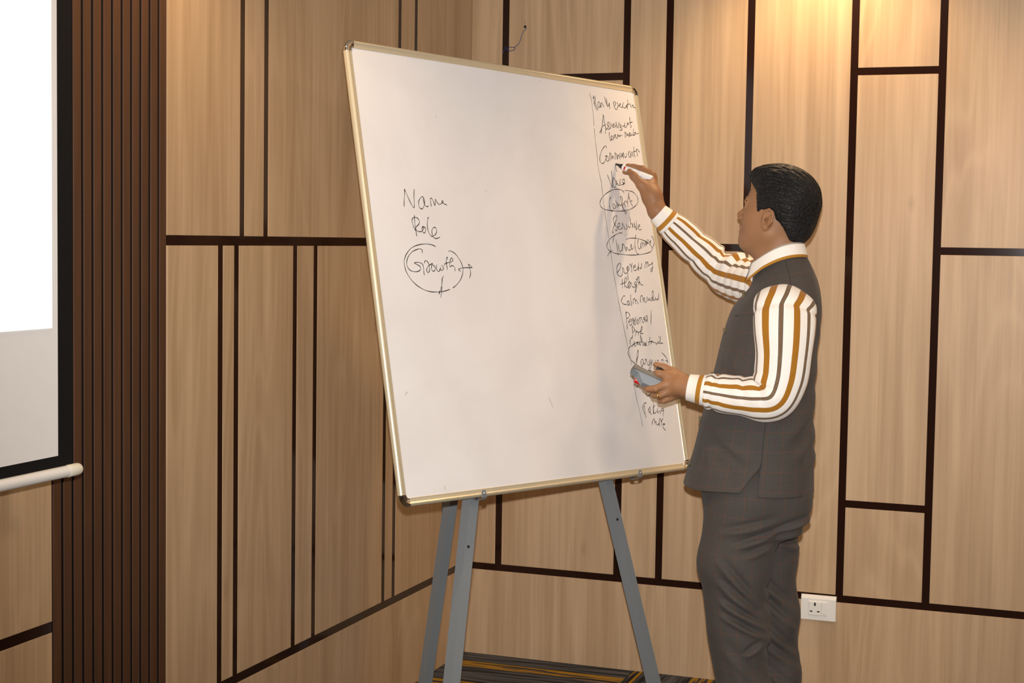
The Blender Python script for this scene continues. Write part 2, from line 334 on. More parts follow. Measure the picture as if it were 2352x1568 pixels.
'1735,7481 1719,7346 1714,7191 1730,6913;1707,7067 1654,7168 1622,7311 1664,7396 1753,7420 1847,7392 1890,7311 1849,7237 1721,7150;1721,7150 1737,7078 1816,7045 1915,7048 1997,7108 2022,7171 1954,7189;2010,7181 1950,7127 1970,7034 2024,7015 2076,7069 2076,7152 2010,7186;2250,7414 2232,7434 2186,7333 2159,7176 2184,7031 2254,6940 2324,6931;2324,6931 2437,6998 2488,7083 2466,7166 2396,7174 2319,7109 2306,6993 2335,6911 2430,6877 2590,6919'),
('Growth, ringed, with arrows',
'2379,6661 2208,6709 1966,6718 1705,6679 1465,6591 1271,6433 1165,6258 1158,6095 1212,5923 1373,5721 1572,5580 1796,5489 2017,5449 2231,5445 2480,5467 2708,5520;2825,5557 2996,5652 3171,5801 3276,5971 3301,6109 3266,6245 3161,6402 3046,6505 2893,6559 2838,6537;1846,6472 1859,6549 1787,6584 1671,6565 1492,6499 1331,6373 1242,6218 1250,6106 1325,6016 1458,5977 1614,5984 1715,6042 1706,6114 1616,6164 1517,6198 1584,6220 1724,6217 1814,6167 1825,6064 1820,5951 1829,5885;1885,6205 1909,6262 1960,6273 2023,6223 2048,6120 2037,6016 1984,5959 1939,5984 1944,6056 2023,6140 2116,6183 2186,6215;2186,6215 2129,6131 2119,6038 2170,5997 2240,6030 2247,6113 2179,6174;2330,6176 2298,6113 2317,6020 2378,5995 2432,6053 2448,6105 2451,6043 2506,6023 2559,6076 2541,6138 2494,6158;2762,6315 2753,6388 2713,6329 2698,6204 2705,6036;2602,6155 2640,6203 2762,6236 2883,6254;2883,6254 2949,6292 2953,6355 2910,6365 2853,6290 2810,6132 2910,6160 2978,6125 2995,6015;3216,6007 3128,6053 3209,6091 3376,6110 3670,6115;3670,6115 3612,6167 3536,6203 3570,6102 3573,5954 3513,5831;2531,5878 2465,5794 2423,5637 2338,5481 2272,5393 2307,5471;2416,5596 2385,5461 2327,5295;2475,5804 2420,5617'),
]
# ------------------------------------------------------------------ materials
M_WOOD = wood('oak_laminate', srgb(172, 140, 104), srgb(196, 164, 128), srgb(216, 186, 150))
M_SLAT = wood('dark_slat_wood', srgb(70, 46, 30), srgb(84, 56, 37), srgb(98, 66, 45), 0.5)
M_STRIP = simple('dark_gloss_inlay', srgb(40, 22, 16), 0.10, 0, 0.30)
M_BACK = simple('black_wall_backing', srgb(20, 19, 22), 0.6, 0, 0.2)
M_PAINT = simple('room_paint', srgb(120, 108, 96), 0.8, noise=0.03, scale=20)
M_CEIL = simple('ceiling_paint', srgb(225, 220, 210), 0.9, noise=0.02, scale=20)
M_BOARD = NT('whiteboard_enamel')


def _board():
    k = M_BOARD
    tc = k.n('ShaderNodeTexCoord')
    n1 = k.n('ShaderNodeTexNoise', i_Scale=3.0, i_Detail=5.0, i_Distortion=1.5); k.l(tc, 'Object', n1, 'Vector')
    r = k.n('ShaderNodeMapRange'); r.inputs[1].default_value = 0.35; r.inputs[2].default_value = 0.7; k.l(n1, 0, r, 0)
    k.base(k.mix(r.outputs[0], srgb(230, 227, 226), srgb(224, 220, 219)))
    k.set(Roughness=0.16)
    k.b.inputs['Specular IOR Level'].default_value = 0.35
    n2 = k.n('ShaderNodeTexNoise', i_Scale=9.0, i_Detail=2.0); k.l(tc, 'Object', n2, 'Vector')
    k.bump(n2.outputs[0], 0.05, 0.002)
    return k.m


M_BOARD = _board()
M_ALU = simple('satin_champagne_aluminium', srgb(226, 213, 182), 0.28, 0.45, 0.6, 0.03, 60)
M_CHROME = simple('chrome_corner', srgb(225, 220, 210), 0.08, 1.0)
M_INK = simple('black_marker_ink', srgb(44, 36, 26), 0.5)
M_INKL = simple('faint_marker_ink', srgb(120, 108, 88), 0.5)
M_STEEL = simple('grey_powder_coat', srgb(122, 128, 132), 0.42, 0.1, 0.5, 0.05, 250)
M_ZINC = simple('zinc_hook', srgb(165, 170, 174), 0.35, 0.6)
M_HOLE = simple('bolt_hole_black', srgb(14, 13, 12), 0.8)
M_PLASTIC = simple('white_socket_plastic', srgb(236, 233, 226), 0.3)
M_SCREEN = simple('matte_screen_fabric', srgb(233, 230, 227), 0.9, 0, 0.2, 0.02, 30)
M_BLACKF = simple('black_screen_border', srgb(17, 16, 16), 0.85, 0, 0.2)
M_BAR = simple('white_painted_bar', srgb(236, 233, 228), 0.32)
M_CAP = simple('cream_end_cap', srgb(226, 220, 200), 0.35)
M_WIRE = simple('blue_wire_insulation', srgb(44, 66, 120), 0.4)


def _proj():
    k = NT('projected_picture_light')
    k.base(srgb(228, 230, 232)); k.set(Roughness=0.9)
    k.b.inputs['Emission Color'].default_value = (0.90, 1.0, 1.03, 1); k.b.inputs['Emission Strength'].default_value = 0.95  # emission stands in for projector light falling on the screen
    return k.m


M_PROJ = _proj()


def _carpet(name, ang):
    k = NT(name)
    ge = k.n('ShaderNodeNewGeometry'); sp = k.n('ShaderNodeSeparateXYZ'); k.l(ge, 'Position', sp, 0)
    ax = sp.outputs['Y'] if ang == 0 else sp.outputs['X']
    al = sp.outputs['X'] if ang == 0 else sp.outputs['Y']
    cmb = k.n('ShaderNodeCombineXYZ'); k.t.links.new(k.math('MULTIPLY', ax, 1.0), cmb.inputs[0]); k.t.links.new(k.math('MULTIPLY', al, 0.05), cmb.inputs[1])
    n1 = k.n('ShaderNodeTexNoise', i_Scale=55.0, i_Detail=2.0, i_Roughness=0.6); k.l(cmb, 0, n1, 'Vector')
    n2 = k.n('ShaderNodeTexNoise', i_Scale=16.0, i_Detail=1.0); k.l(cmb, 0, n2, 'Vector')
    g = k.n('ShaderNodeMapRange'); g.inputs[1].default_value = 0.35; g.inputs[2].default_value = 0.7; k.l(n1, 0, g, 0)
    grey = k.mix(g.outputs[0], srgb(38, 38, 42), srgb(112, 113, 118))
    # yellow bands, repeating every 0.25 m across the stripe direction
    ph = k.math('FRACT', k.math('MULTIPLY', k.math('ADD', ax, 10.0 + 0.031 if ang == 0 else 10.0), 4.0))
    band = k.math('MULTIPLY', k.math('GREATER_THAN', ph, 0.40), k.math('LESS_THAN', ph, 0.66))
    thin = k.math('MULTIPLY', k.math('GREATER_THAN', ph, 0.66), k.math('LESS_THAN', ph, 0.70))
    fine = k.math('GREATER_THAN', n1.outputs[0], 0.50)
    fac = k.math('ADD', k.math('MULTIPLY', k.math('MULTIPLY', band, fine), 0.75), thin, True)
    yel = k.mix(n2.outputs[0], srgb(150, 112, 20), srgb(214, 160, 26))
    k.base(k.mix(fac, grey, yel))
    k.set(Roughness=0.95); k.b.inputs['Specular IOR Level'].default_value = 0.1
    n3 = k.n('ShaderNodeTexNoise', i_Scale=900.0, i_Detail=2.0); k.l(ge, 'Position', n3, 'Vector')
    k.bump(n3.outputs[0], 0.8, 0.004)
    return k.m


M_CARP0 = _carpet('striped_carpet_along', 0)
M_CARP1 = _carpet('striped_carpet_across', 1)

# ------------------------------------------------------------------ room shell
RX, RY = 5.6, -7.4


def struct(name, lo, hi, mat):
    return MB().box(lo, hi).build(name, mat, None, kind='structure')


floor = struct('floor', (-0.1, RY, -0.12), (RX, 0.1, -0.008), M_BACK)
ceiling = struct('ceiling', (-0.1, RY, CEIL), (RX, 0.1, CEIL + 0.1), M_CEIL)
wall_right = struct('wall_right', (-0.1, 0.012, -0.12), (RX, 0.12, CEIL), M_BACK)
wall_left = struct('wall_left', (-0.12, RY, -0.12), (-0.012, 0.012, CEIL), M_BACK)
struct('wall_back', (-0.1, RY - 0.1, -0.12), (RX, RY, CEIL), M_PAINT)
struct('wall_side', (RX, RY, -0.12), (RX + 0.1, 0.1, CEIL), M_PAINT)

# carpet tiles (0.5 m, laid with turned stripes)
TILE = {}
for k_, m_ in ((0, M_CARP0), (1, M_CARP1)):
    TILE[k_] = None
x0t = 0.637
xs = [-0.012, x0t] + [x0t + 0.5 * i for i in range(1, 10)] + [RX]
ys = [0.012] + [-0.5 * i for i in range(1, 15)] + [RY]
for i in range(len(xs) - 1):
    for j in range(len(ys) - 1):
        k_ = (i + j) % 2
        b = 0.0006
        MB().box((xs[i] + b, ys[j + 1] + b, -0.008), (xs[i + 1] - b, ys[j] - b, 0.0), None, 0.002).build('carpet_tile', (M_CARP0, M_CARP1)[k_], floor)

# ---- panelled walls: boards stand proud, the glossy inlay strips sit between them
S = 0.0245


def panels(wall, side, rects, strips):
    for (a0, a1, z0, z1) in rects:
        m = MB()
        if side == 'R': m.box((a0, -0.0, z0), (a1, 0.012, z1), None, 0.0006)
        else: m.box((-0.012, a0, z0), (0.0, a1, z1), None, 0.0006)
        m.build('wood_panel', M_WOOD, wall)
    for (a0, a1, z0, z1) in strips:
        m = MB()
        if side == 'R': m.box((a0, 0.0008, z0), (a1, 0.012, z1))
        else: m.box((-0.012, a0, z0), (-0.0008, a1, z1))
        m.build('inlay_strip', M_STRIP, wall)


h = S / 2
zb0, zb1 = 0.3090, 0.3335
TOP = CEIL
cols = {'A': 0.1285, 'B': 0.5720, 'C': 0.7225, 'D': 1.0010, 'E': 1.3440, 'F': 1.6235, 'G': 2.35, 'H': 2.9, 'I': 3.9}
names = ['A', 'B', 'C', 'D', 'E', 'F', 'G', 'H', 'I']
edges = [0.0] + [cols[n] for n in names] + [RX]
rects = []; strips = []
hz = {1: [(2.0500, 2.0755)], 3: [(1.4700, 1.4945)], 5: [(0.6290, 0.6535), (2.0490, 2.0735)], 6: [(1.4700, 1.4945)], 7: [(0.9, 0.9245)], 8: [(2.05, 2.0745)]}
for i in range(len(edges) - 1):
    a0 = edges[i] + (h if i else 0.0); a1 = edges[i + 1] - (h if i < len(edges) - 2 else 0)
    zz = [zb1]
    for (s0, s1) in hz.get(i, []):
        rects.append((a0, a1, zz[-1], s0)); strips.append((a0, a1, s0, s1)); zz.append(s1)
    rects.append((a0, a1, zz[-1], TOP))
for n_ in names:
    strips.append((cols[n_] - h, cols[n_] + h, zb1, TOP))
strips.append((0.0, RX, zb0, zb1))
rects.append((0.0, 2.44, 0.0, zb0)); rects.append((2.4406, 4.0, 0.0, zb0)); rects.append((4.0006, RX, 0.0, zb0))
panels(wall_right, 'R', rects, strips)

rects = []; strips = []
zm0, zm1 = 1.4720, 1.4970
up = [-1.604, -1.478, -0.6155, -0.488]
lo_ = [-1.712, -1.6315, -1.3085, -1.1845, -0.7025, -0.6235, -0.2105]
SL0, SL1 = -2.4145, -1.9605
for lst, z0, z1 in ((up, zm1, TOP), (lo_, zb1, zm0)):
    e = [SL1] + lst + [0.0]
    for i in range(len(e) - 1):
        rects.append((e[i] + (h if i else 0), e[i + 1] - (h if i < len(e) - 2 else 0), z0, z1))
    for c in lst: strips.append((c - h, c + h, z0, z1))
strips += [(SL1, 0.0, zm0, zm1), (SL1, 0.0, zb0, zb1)]
rects.append((SL1, 0.0, 0.0, zb0))
# beyond the slats, behind the projection screen
rects += [(-4.4, SL0 - 0.001, 0.653, TOP), (-4.4, SL0 - 0.001, 0.0, 0.6285), (RY, -4.4006, 0.653, TOP), (RY, -4.4006, 0.0, 0.6285)]
strips += [(RY, SL0 - 0.001, 0.6285, 0.653)]
panels(wall_left, 'L', rects, strips)
# dark vertical slats on a black backing
pitch = (SL1 - SL0) / 12.0
MB().box((-0.012, SL0, 0.0), (-0.0036, SL1, TOP)).build('slat_backing', M_BACK, wall_left)
for i in range(12):
    y0 = SL0 + i * pitch + 0.0048; y1 = SL0 + (i + 1) * pitch - 0.0048
    MB().box((-0.0036, y0, 0.0), (0.0, y1, TOP), None, 0.0008).build('wall_slat', M_SLAT, wall_left)

# ------------------------------------------------------------------ projection screen
XS = 0.20
scr = thing('projection_screen', 'pull-down projection screen with black border hanging in front of the slatted wall', 'projection screen', (XS, -3.8, 1.03))
yR = -2.617
MB().box((XS - 0.001, -5.0, 1.060), (XS, -2.6645, 2.60)).build('screen_fabric', M_SCREEN, scr)
m = MB(); m.box((XS - 0.0012, -2.6645, 1.036), (XS - 0.0002, yR, 2.60)); m.box((XS - 0.0012, -5.0, 1.036), (XS - 0.0002, -2.6645, 1.060))
m.build('screen_border', M_BLACKF, scr)
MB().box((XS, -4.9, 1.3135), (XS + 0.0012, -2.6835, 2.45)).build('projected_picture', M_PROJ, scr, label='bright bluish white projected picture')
n_ = 14
MB().tube([(XS, -5.04, 1.0255), (XS, -2.625, 1.0255)], 0.0118, 20).build('bottom_bar', M_BAR, scr, True, sharp=40)
m = MB(); pts = []; rad = []
for t in range(8):
    a = t / 7 * math.pi / 2
    pts.append((XS, -2.604 + 0.011 * math.sin(a), 1.0255)); rad.append(max(0.0004, 0.0126 * (0.35 + 0.65 * math.cos(a)) if t < 7 else 0.0036))
m.tube([(XS, -2.638, 1.0255), (XS, -2.6375, 1.0255)] + pts, 0, 20, True, [0.0122, 0.0126] + rad).build('end_cap', M_CAP, scr, True, sharp=40)
MB().box((XS - 0.05, -5.1, 2.60), (XS + 0.03, -2.55, 2.69), None, 0.01).build('roller_case', M_BAR, scr)
for yy in (-4.8, -2.9):
    MB().box((XS - 0.02, yy, 2.69), (XS, yy + 0.03, CEIL)).build('ceiling_bracket', M_BAR, scr)

# ------------------------------------------------------------------ whiteboard
BC = np.array([0.51158, -1.70725, 0.83093]); BU = np.array([0.37522, 0.92675, -0.01885]); BV = np.array([-0.18857, 0.09622, 0.97733])
BN = np.cross(BU, BV); BN /= np.linalg.norm(BN)
BW, BH = 1.2155, 1.20
wb = thing('whiteboard', 'square whiteboard in a champagne metal frame covered with black handwriting', 'whiteboard', tuple(BC + BU * BW / 2))


def bpt(a, b, c=0.0): return BC + a * BU + b * BV + c * BN


# writing plane at c = 0; the frame stands 4 mm proud of it
m = MB()
q = [bpt(x, y, z) for z in (-0.012, 0.0) for x, y in ((0.012, 0.012), (BW - 0.012, 0.012), (BW - 0.012, BH - 0.012), (0.012, BH - 0.012))]
m.v = [tuple(p) for p in q]; m.f = [(0, 1, 2, 3), (4, 5, 6, 7), (0, 1, 5, 4), (1, 2, 6, 5), (2, 3, 7, 6), (3, 0, 4, 7)]
m.build('writing_surface', M_BOARD, wb)
# frame section: (distance in from the outer edge, height over the surface)
bead = [(0.0095 - 0.0095 * math.cos(a), -0.0045 + 0.0095 * math.sin(a)) for a in np.linspace(-math.pi / 2, math.pi / 2 * 0.88, 12)]
sec = bead + [(0.0112, 0.0022), (0.0118, 0.0019), (0.0208, 0.0019), (0.0214, 0.0012), (0.0214, -0.0005), (0.0214, -0.014)]
RC = 0.030
NS = len(sec)


def rail(p0, p1, inward):
    m = MB(); p0 = np.array(p0); p1 = np.array(p1); inward = np.array(inward)
    for p in (p0, p1):
        for (d, c) in sec: m.v.append(tuple(bpt(*(p + inward * d), c)))
    for j in range(NS): m.f.append((j, (j + 1) % NS, NS + (j + 1) % NS, NS + j))
    m.f.append(tuple(range(NS))[::-1]); m.f.append(tuple(NS + j for j in range(NS)))
    return m.build('frame_rail', M_ALU, wb, True, sharp=35)


rail((RC, 0), (BW - RC, 0), (0, 1)); rail((RC, BH), (BW - RC, BH), (0, -1))
rail((0, RC), (0, BH - RC), (1, 0)); rail((BW, RC), (BW, BH - RC), (-1, 0))
for cx_, cy_, a0 in ((RC, RC, math.pi), (BW - RC, RC, 1.5 * math.pi), (BW - RC, BH - RC, 0), (RC, BH - RC, 0.5 * math.pi)):
    m = MB(); K = 11
    for i in range(K):
        a = a0 + (i / (K - 1)) * math.pi / 2
        for (d, c) in sec:
            r_ = RC - d + 0.0010
            m.v.append(tuple(bpt(cx_ + r_ * math.cos(a), cy_ + r_ * math.sin(a), c + (0.0010 if c > -0.01 else 0))))
    for i in range(K - 1):
        for j in range(NS): m.f.append((i * NS + j, i * NS + (j + 1) % NS, (i + 1) * NS + (j + 1) % NS, (i + 1) * NS + j))
    m.f.append(tuple(range(NS))[::-1]); m.f.append(tuple((K - 1) * NS + j for j in range(NS)))
    m.build('frame_corner', M_CHROME, wb, True, sharp=35, label='rounded chrome frame corner')


def catmull(pts, n=5):
    pts = [np.array(p, float) for p in pts]
    if len(pts) < 3: return pts
    out = []
    for i in range(len(pts) - 1):
        p0 = pts[max(i - 1, 0)]; p1 = pts[i]; p2 = pts[i + 1]; p3 = pts[min(i + 2, len(pts) - 1)]
        for k in range(n):
            t = k / n
            out.append(0.5 * (2 * p1 + (p2 - p0) * t + (2 * p0 - 5 * p1 + 4 * p2 - p3) * t * t + (3 * p1 - p0 - 3 * p2 + p3) * t ** 3))
    out.append(pts[-1])
    return out


def ribbon(m, pts, wd):
    pts = catmull(pts); n = len(pts)
    if n < 2: return
    i0 = len(m.v)
    tot = n - 1
    for k, p in enumerate(pts):
        t = pts[min(k + 1, n - 1)] - pts[max(k - 1, 0)]; t = t / (np.linalg.norm(t) + 1e-9)
        nr = np.array([-t[1], t[0]])
        ww = wd * (0.82 + 0.22 * math.sin(k * 0.55 + i0)) * (0.75 if k in (0, tot) else 1)
        for sgn in (-1, 1):
            q = p + nr * ww * 0.5 * sgn
            m.v.append(tuple(bpt(q[0], q[1], 0.00035)))
    for k in range(n - 1):
        m.f.append((i0 + 2 * k, i0 + 2 * k + 1, i0 + 2 * k + 3, i0 + 2 * k + 2))


for nm, data in INK:
    m = MB()
    faint = nm.startswith('ruled')
    for st in data.split(';'):
        pts = [tuple(int(c) / 1e4 for c in p.split(',')) for p in st.split()]
        big = abs(pts[0][0] - pts[-1][0]) < 0.08 and len(pts) > 14
        ribbon(m, pts, 0.0019 if faint else 0.0024)
    o = m.build('handwriting', M_INKL if faint else M_INK, wb, fix=False)
    o['label'] = ('thin ' + nm) if faint else ('handwritten ' + nm if nm[0].islower() else 'handwritten word ' + nm)
# a few stray pen specks and scratches on the enamel
for (a, b, dx, dy) in ((0.30, 1.02, .002, .006), (0.46, 0.83, .002, -.004), (0.06, 0.28, .012, .008), (0.62, 0.22, -.012, .03), (0.16, 0.03, .001, .012), (0.75, 1.165, .001, .006)):
    m = MB(); ribbon(m, [(a, b), (a + dx, b + dy)], 0.0014)
    m.build('pen_speck', M_INKL, wb, fix=False)

# ------------------------------------------------------------------ easel
ea = thing('easel', 'grey steel tripod easel holding up the whiteboard', 'easel', (0.62, -1.15, 0.0))
apex = np.array([0.524, -0.963, 1.905]) - BN * 0.006


def lleg(foot, top, w1, w2, name='leg'):
    """angle-iron leg: ridge runs foot to top, flanges spread along w1 and w2"""
    m = MB(); T = 0.0025
    foot = np.array(foot); top = np.array(top); w1 = np.array(w1); w2 = np.array(w2)
    ax = (top - foot) / np.linalg.norm(top - foot)
    for w_ in (w1, w2): w_ -= ax * (w_ @ ax)
    w1 = w1 / np.linalg.norm(w1); w2 = w2 / np.linalg.norm(w2); L = 0.027
    prof = [np.zeros(3), w1 * L, w1 * L + w2 * T, w1 * T + w2 * T, w2 * L + w1 * T, w2 * L]
    for p in (foot, top):
        for d in prof: m.v.append(tuple(p + d))
    for j in range(6): m.f.append((j, (j + 1) % 6, 6 + (j + 1) % 6, 6 + j))
    m.f += [(0, 1, 2, 3), (0, 3, 4, 5), (6, 7, 8, 9), (6, 9, 10, 11)]
    return m.build(name, M_STEEL, ea)


CR = RM[0].copy(); CR[2] = 0; CR /= np.linalg.norm(CR)
CF = np.array([RM[2][0], RM[2][1], 0]); CF /= np.linalg.norm(CF)
offb = -BN * 0.036


def onback(x, y, off=-0.036):
    d = P(x, y, 1.0) - CAM; t = ((BC + BN * off - CAM) @ BN) / (d @ BN); return CAM + t * d


A1 = onback(1081, 1145); B1 = onback(1037, 1568); d1 = (A1 - B1) / np.linalg.norm(A1 - B1); F1 = A1 - d1 * (A1[2] / d1[2])
A2 = onback(1392, 1105); B2 = onback(1502, 1568); d2 = (A2 - B2) / np.linalg.norm(A2 - B2); F2 = A2 - d2 * (A2[2] / d2[2])
T1 = F1 + d1 * (1.88 / d1[2]); T2 = F2 + d2 * (1.88 / d2[2])
F3 = np.array([0.186, -0.828, 0.0]); T3 = (T1 + T2) / 2 - BN * 0.035
lleg(F1, T1, -CR + 0.75 * CF, CR + 0.8 * CF)
lleg(F2, T2, -CR + 0.75 * CF, CR + 0.8 * CF)
lleg(F3, T3, -CR + 0.9 * CF, CR + 0.6 * CF)
# head plate, cross bar behind the board, two hooks under the frame
def obox(name, c, ex, ey, ez, mat, parent, bev=0.001):
    """oriented box: centre c, half-extent vectors"""
    M = Matrix(((ex[0], ey[0], ez[0], c[0]), (ex[1], ey[1], ez[1], c[1]), (ex[2], ey[2], ez[2], c[2]), (0, 0, 0, 1)))
    lx, ly, lz = [np.linalg.norm(e) for e in (ex, ey, ez)]
    M2 = Matrix(((ex[0] / lx, ey[0] / ly, ez[0] / lz, c[0]), (ex[1] / lx, ey[1] / ly, ez[1] / lz, c[1]), (ex[2] / lx, ey[2] / ly, ez[2] / lz, c[2]), (0, 0, 0, 1)))
    return MB().box((-lx, -ly, -lz), (lx, ly, lz), M2, bev).build(name, mat, parent)


TC = (T1 + T2) / 2
obox('head_plate', TC - BN * 0.018, BU * 0.06, BV * 0.04, BN * 0.012, M_STEEL, ea)
H1 = bpt(0.2750, 0.0, 0); H2 = bpt(0.9280, 0.0, 0)
zc = -0.016
obox('cross_bar', (H1 + H2) / 2 + BN * (-0.026) - BV * 0.004 + BV * 0.03, BU * 0.36, BV * 0.013, BN * 0.003, M_STEEL, ea)
for a_ in (0.2900, 0.9560):
    m = MB(); W_ = 0.0095; T = 0.0018
    path = [(0.028, -0.022), (-0.0035, -0.022), (-0.0058, -0.016), (-0.0062, -0.006), (-0.0058, 0.004), (-0.002, 0.0092), (0.006, 0.0100), (0.017, 0.0100)]
    i0 = 0
    for (b, c) in path:
        for dw in (-W_, W_):
            wtip = 1.0 if b < 0.012 or c < 0 else 0.62
            m.v.append(tuple(bpt(a_ + dw * wtip, b, c))); m.v.append(tuple(bpt(a_ + dw * wtip, b + (-T if c < 0.008 else 0), c + (0 if c < 0.008 else T))))
    for k in range(len(path) - 1):
        a = 4 * k; b = a + 4
        m.f += [(a, a + 2, b + 2, b), (a + 1, b + 1, b + 3, a + 3), (a, b, b + 1, a + 1), (a + 2, a + 3, b + 3, b + 2)]
    m.f += [(0, 1, 3, 2), (a + 4, a + 6, a + 7, a + 5)]
    hk = m.build('hook', M_ZINC, ea)
    MB().tube([bpt(a_, 0.010, 0.0108), bpt(a_, 0.010, 0.0123)], 0.0022, 10).build('hook_hole', M_PLASTIC, hk)
for (x, y, F_, d_) in ((1077, 1258, F1, d1), (1415, 1192, F2, d2)):
    t_ = ((onback(x, y) - F_) @ d_)
    c_ = F_ + d_ * t_ + (CR + 0.8 * CF) / np.linalg.norm(CR + 0.8 * CF) * 0.009
    nrm = np.cross(d_, CR + 0.8 * CF); nrm /= np.linalg.norm(nrm)
    if nrm @ (CAM - c_) < 0: nrm = -nrm
    MB().tube([c_ - nrm * 0.001, c_ + nrm * 0.0006], 0.0042, 10).build('bolt_hole', M_HOLE, ea)
for F_ in (F1, F2, F3):
    MB().tube([F_ + (0, 0, 0.0), F_ + (0, 0, 0.03)], 0.022, 10).build('rubber_foot', M_HOLE, ea)

# ------------------------------------------------------------------ wall socket
so = thing('wall_socket', 'white wall socket plate with three-pin outlet and switch on the panelled wall', 'wall socket', (1.278, 0.0, 0.286))
sx0, sx1, sz0, sz1 = 1.2190, 1.3365, 0.2440, 0.3280
m = MB()
fr = [(sx0, 0, sz0), (sx1, 0, sz0), (sx1, 0, sz1), (sx0, 0, sz1)]
b0 = 0.010
fb = [(sx0 + .001, -b0, sz0 + .001), (sx1 - .001, -b0, sz0 + .001), (sx1 - .001, -b0, sz1 - .012), (sx0 + .001, -b0, sz1 - .012)]
m.v = [(x, 0.0, z) for x, y, z in fr] + fb + [(sx0 + .001, -0.004, sz1 - 0.001), (sx1 - .001, -0.004, sz1 - 0.001)]
m.f = [(0, 1, 5, 4), (4, 5, 6, 7), (7, 6, 9, 8), (8, 9, 2, 3), (0, 4, 7, 8, 3), (1, 2, 9, 6, 5), (0, 3, 2, 1)]
m.build('plate', M_PLASTIC, so)
mx0, mx1, mz0, mz1 = 1.2455, 1.3080, 0.2610, 0.3080
ins = MB().box((mx0, -b0 - 0.0045, mz0), (mx0 + 0.043, -b0, mz1), None, 0.0015).build('outlet', M_PLASTIC, so)
MB().box((mx0 + 0.0436, -b0 - 0.0035, mz0), (mx1, -b0, mz1), None, 0.0015).build('switch', M_PLASTIC, so)
for (x, z, hx, hz_) in ((mx0 + 0.0215, mz0 + 0.0375, 0.0028, 0.0055), (mx0 + 0.0095, mz0 + 0.0135, 0.0042, 0.0022), (mx0 + 0.0335, mz0 + 0.0135, 0.0042, 0.0022)):
    MB().box((x - hx, -b0 - 0.0049, z - hz_), (x + hx, -b0 - 0.004, z + hz_), None, 0.0003).build('pin_hole', M_HOLE, ins)
MB().box((mx1 - 0.012, -b0 - 0.0038, mz0 + 0.005), (mx1 - 0.0075, -b0 - 0.003, mz0 + 0.0065)).build('switch_mark', M_STEEL, so)

# ------------------------------------------------------------------ loose wire on the wall
def onwall(x, y, off=-0.004):
    d = P(x, y, 1.0) - CAM; t = (off - CAM[1]) / d[1]; return CAM + t * d


wr = thing('loose_wire', 'thin blue wire dangling from a hole in the wall panel above the whiteboard', 'wire', tuple(onwall(1206, 61)))
zz = lambda pts: [onwall(1000 + x / 9.8, y / 9.8, o) for x, y, o in pts]
c = catmull(zz([(2022, 600, .004), (2045, 625, -.006), (2035, 655, -.01), (1980, 710, -.012), (1940, 800, -.012), (1910, 910, -.012), (1860, 1000, -.012), (1770, 1062, -.012), (1690, 1055, -.012), (1620, 1085, -.010), (1550, 1125, -.006), (1530, 1200, -.004)]), 5)
MB().tube(c, 0.0011, 8).build('wire', M_WIRE, wr, True)
c = catmull(zz([(1560, 1030, -.003), (1610, 1080, -.009), (1640, 1140, -.011), (1700, 1140, -.012), (1770, 1120, -.014), (1795, 1090, -.015), (1770, 1066, -.013)]), 5)
MB().tube(c, 0.0011, 8).build('wire_loop', M_WIRE, wr, True)
MB().tube([onwall(1206.4, 61, 0.001), onwall(1206.4, 61, -.0012)], 0.0052, 12).build('wall_hole', M_HOLE, wr)
MB().tube([onwall(1206.4, 51, 0.001), onwall(1206.4, 51, -.0006)], 0.0040, 12).build('wall_plug', simple('old_plug', srgb(150, 112, 92), .6), wr)
# ------------------------------------------------------------------ implicit-surface modeller for the figure


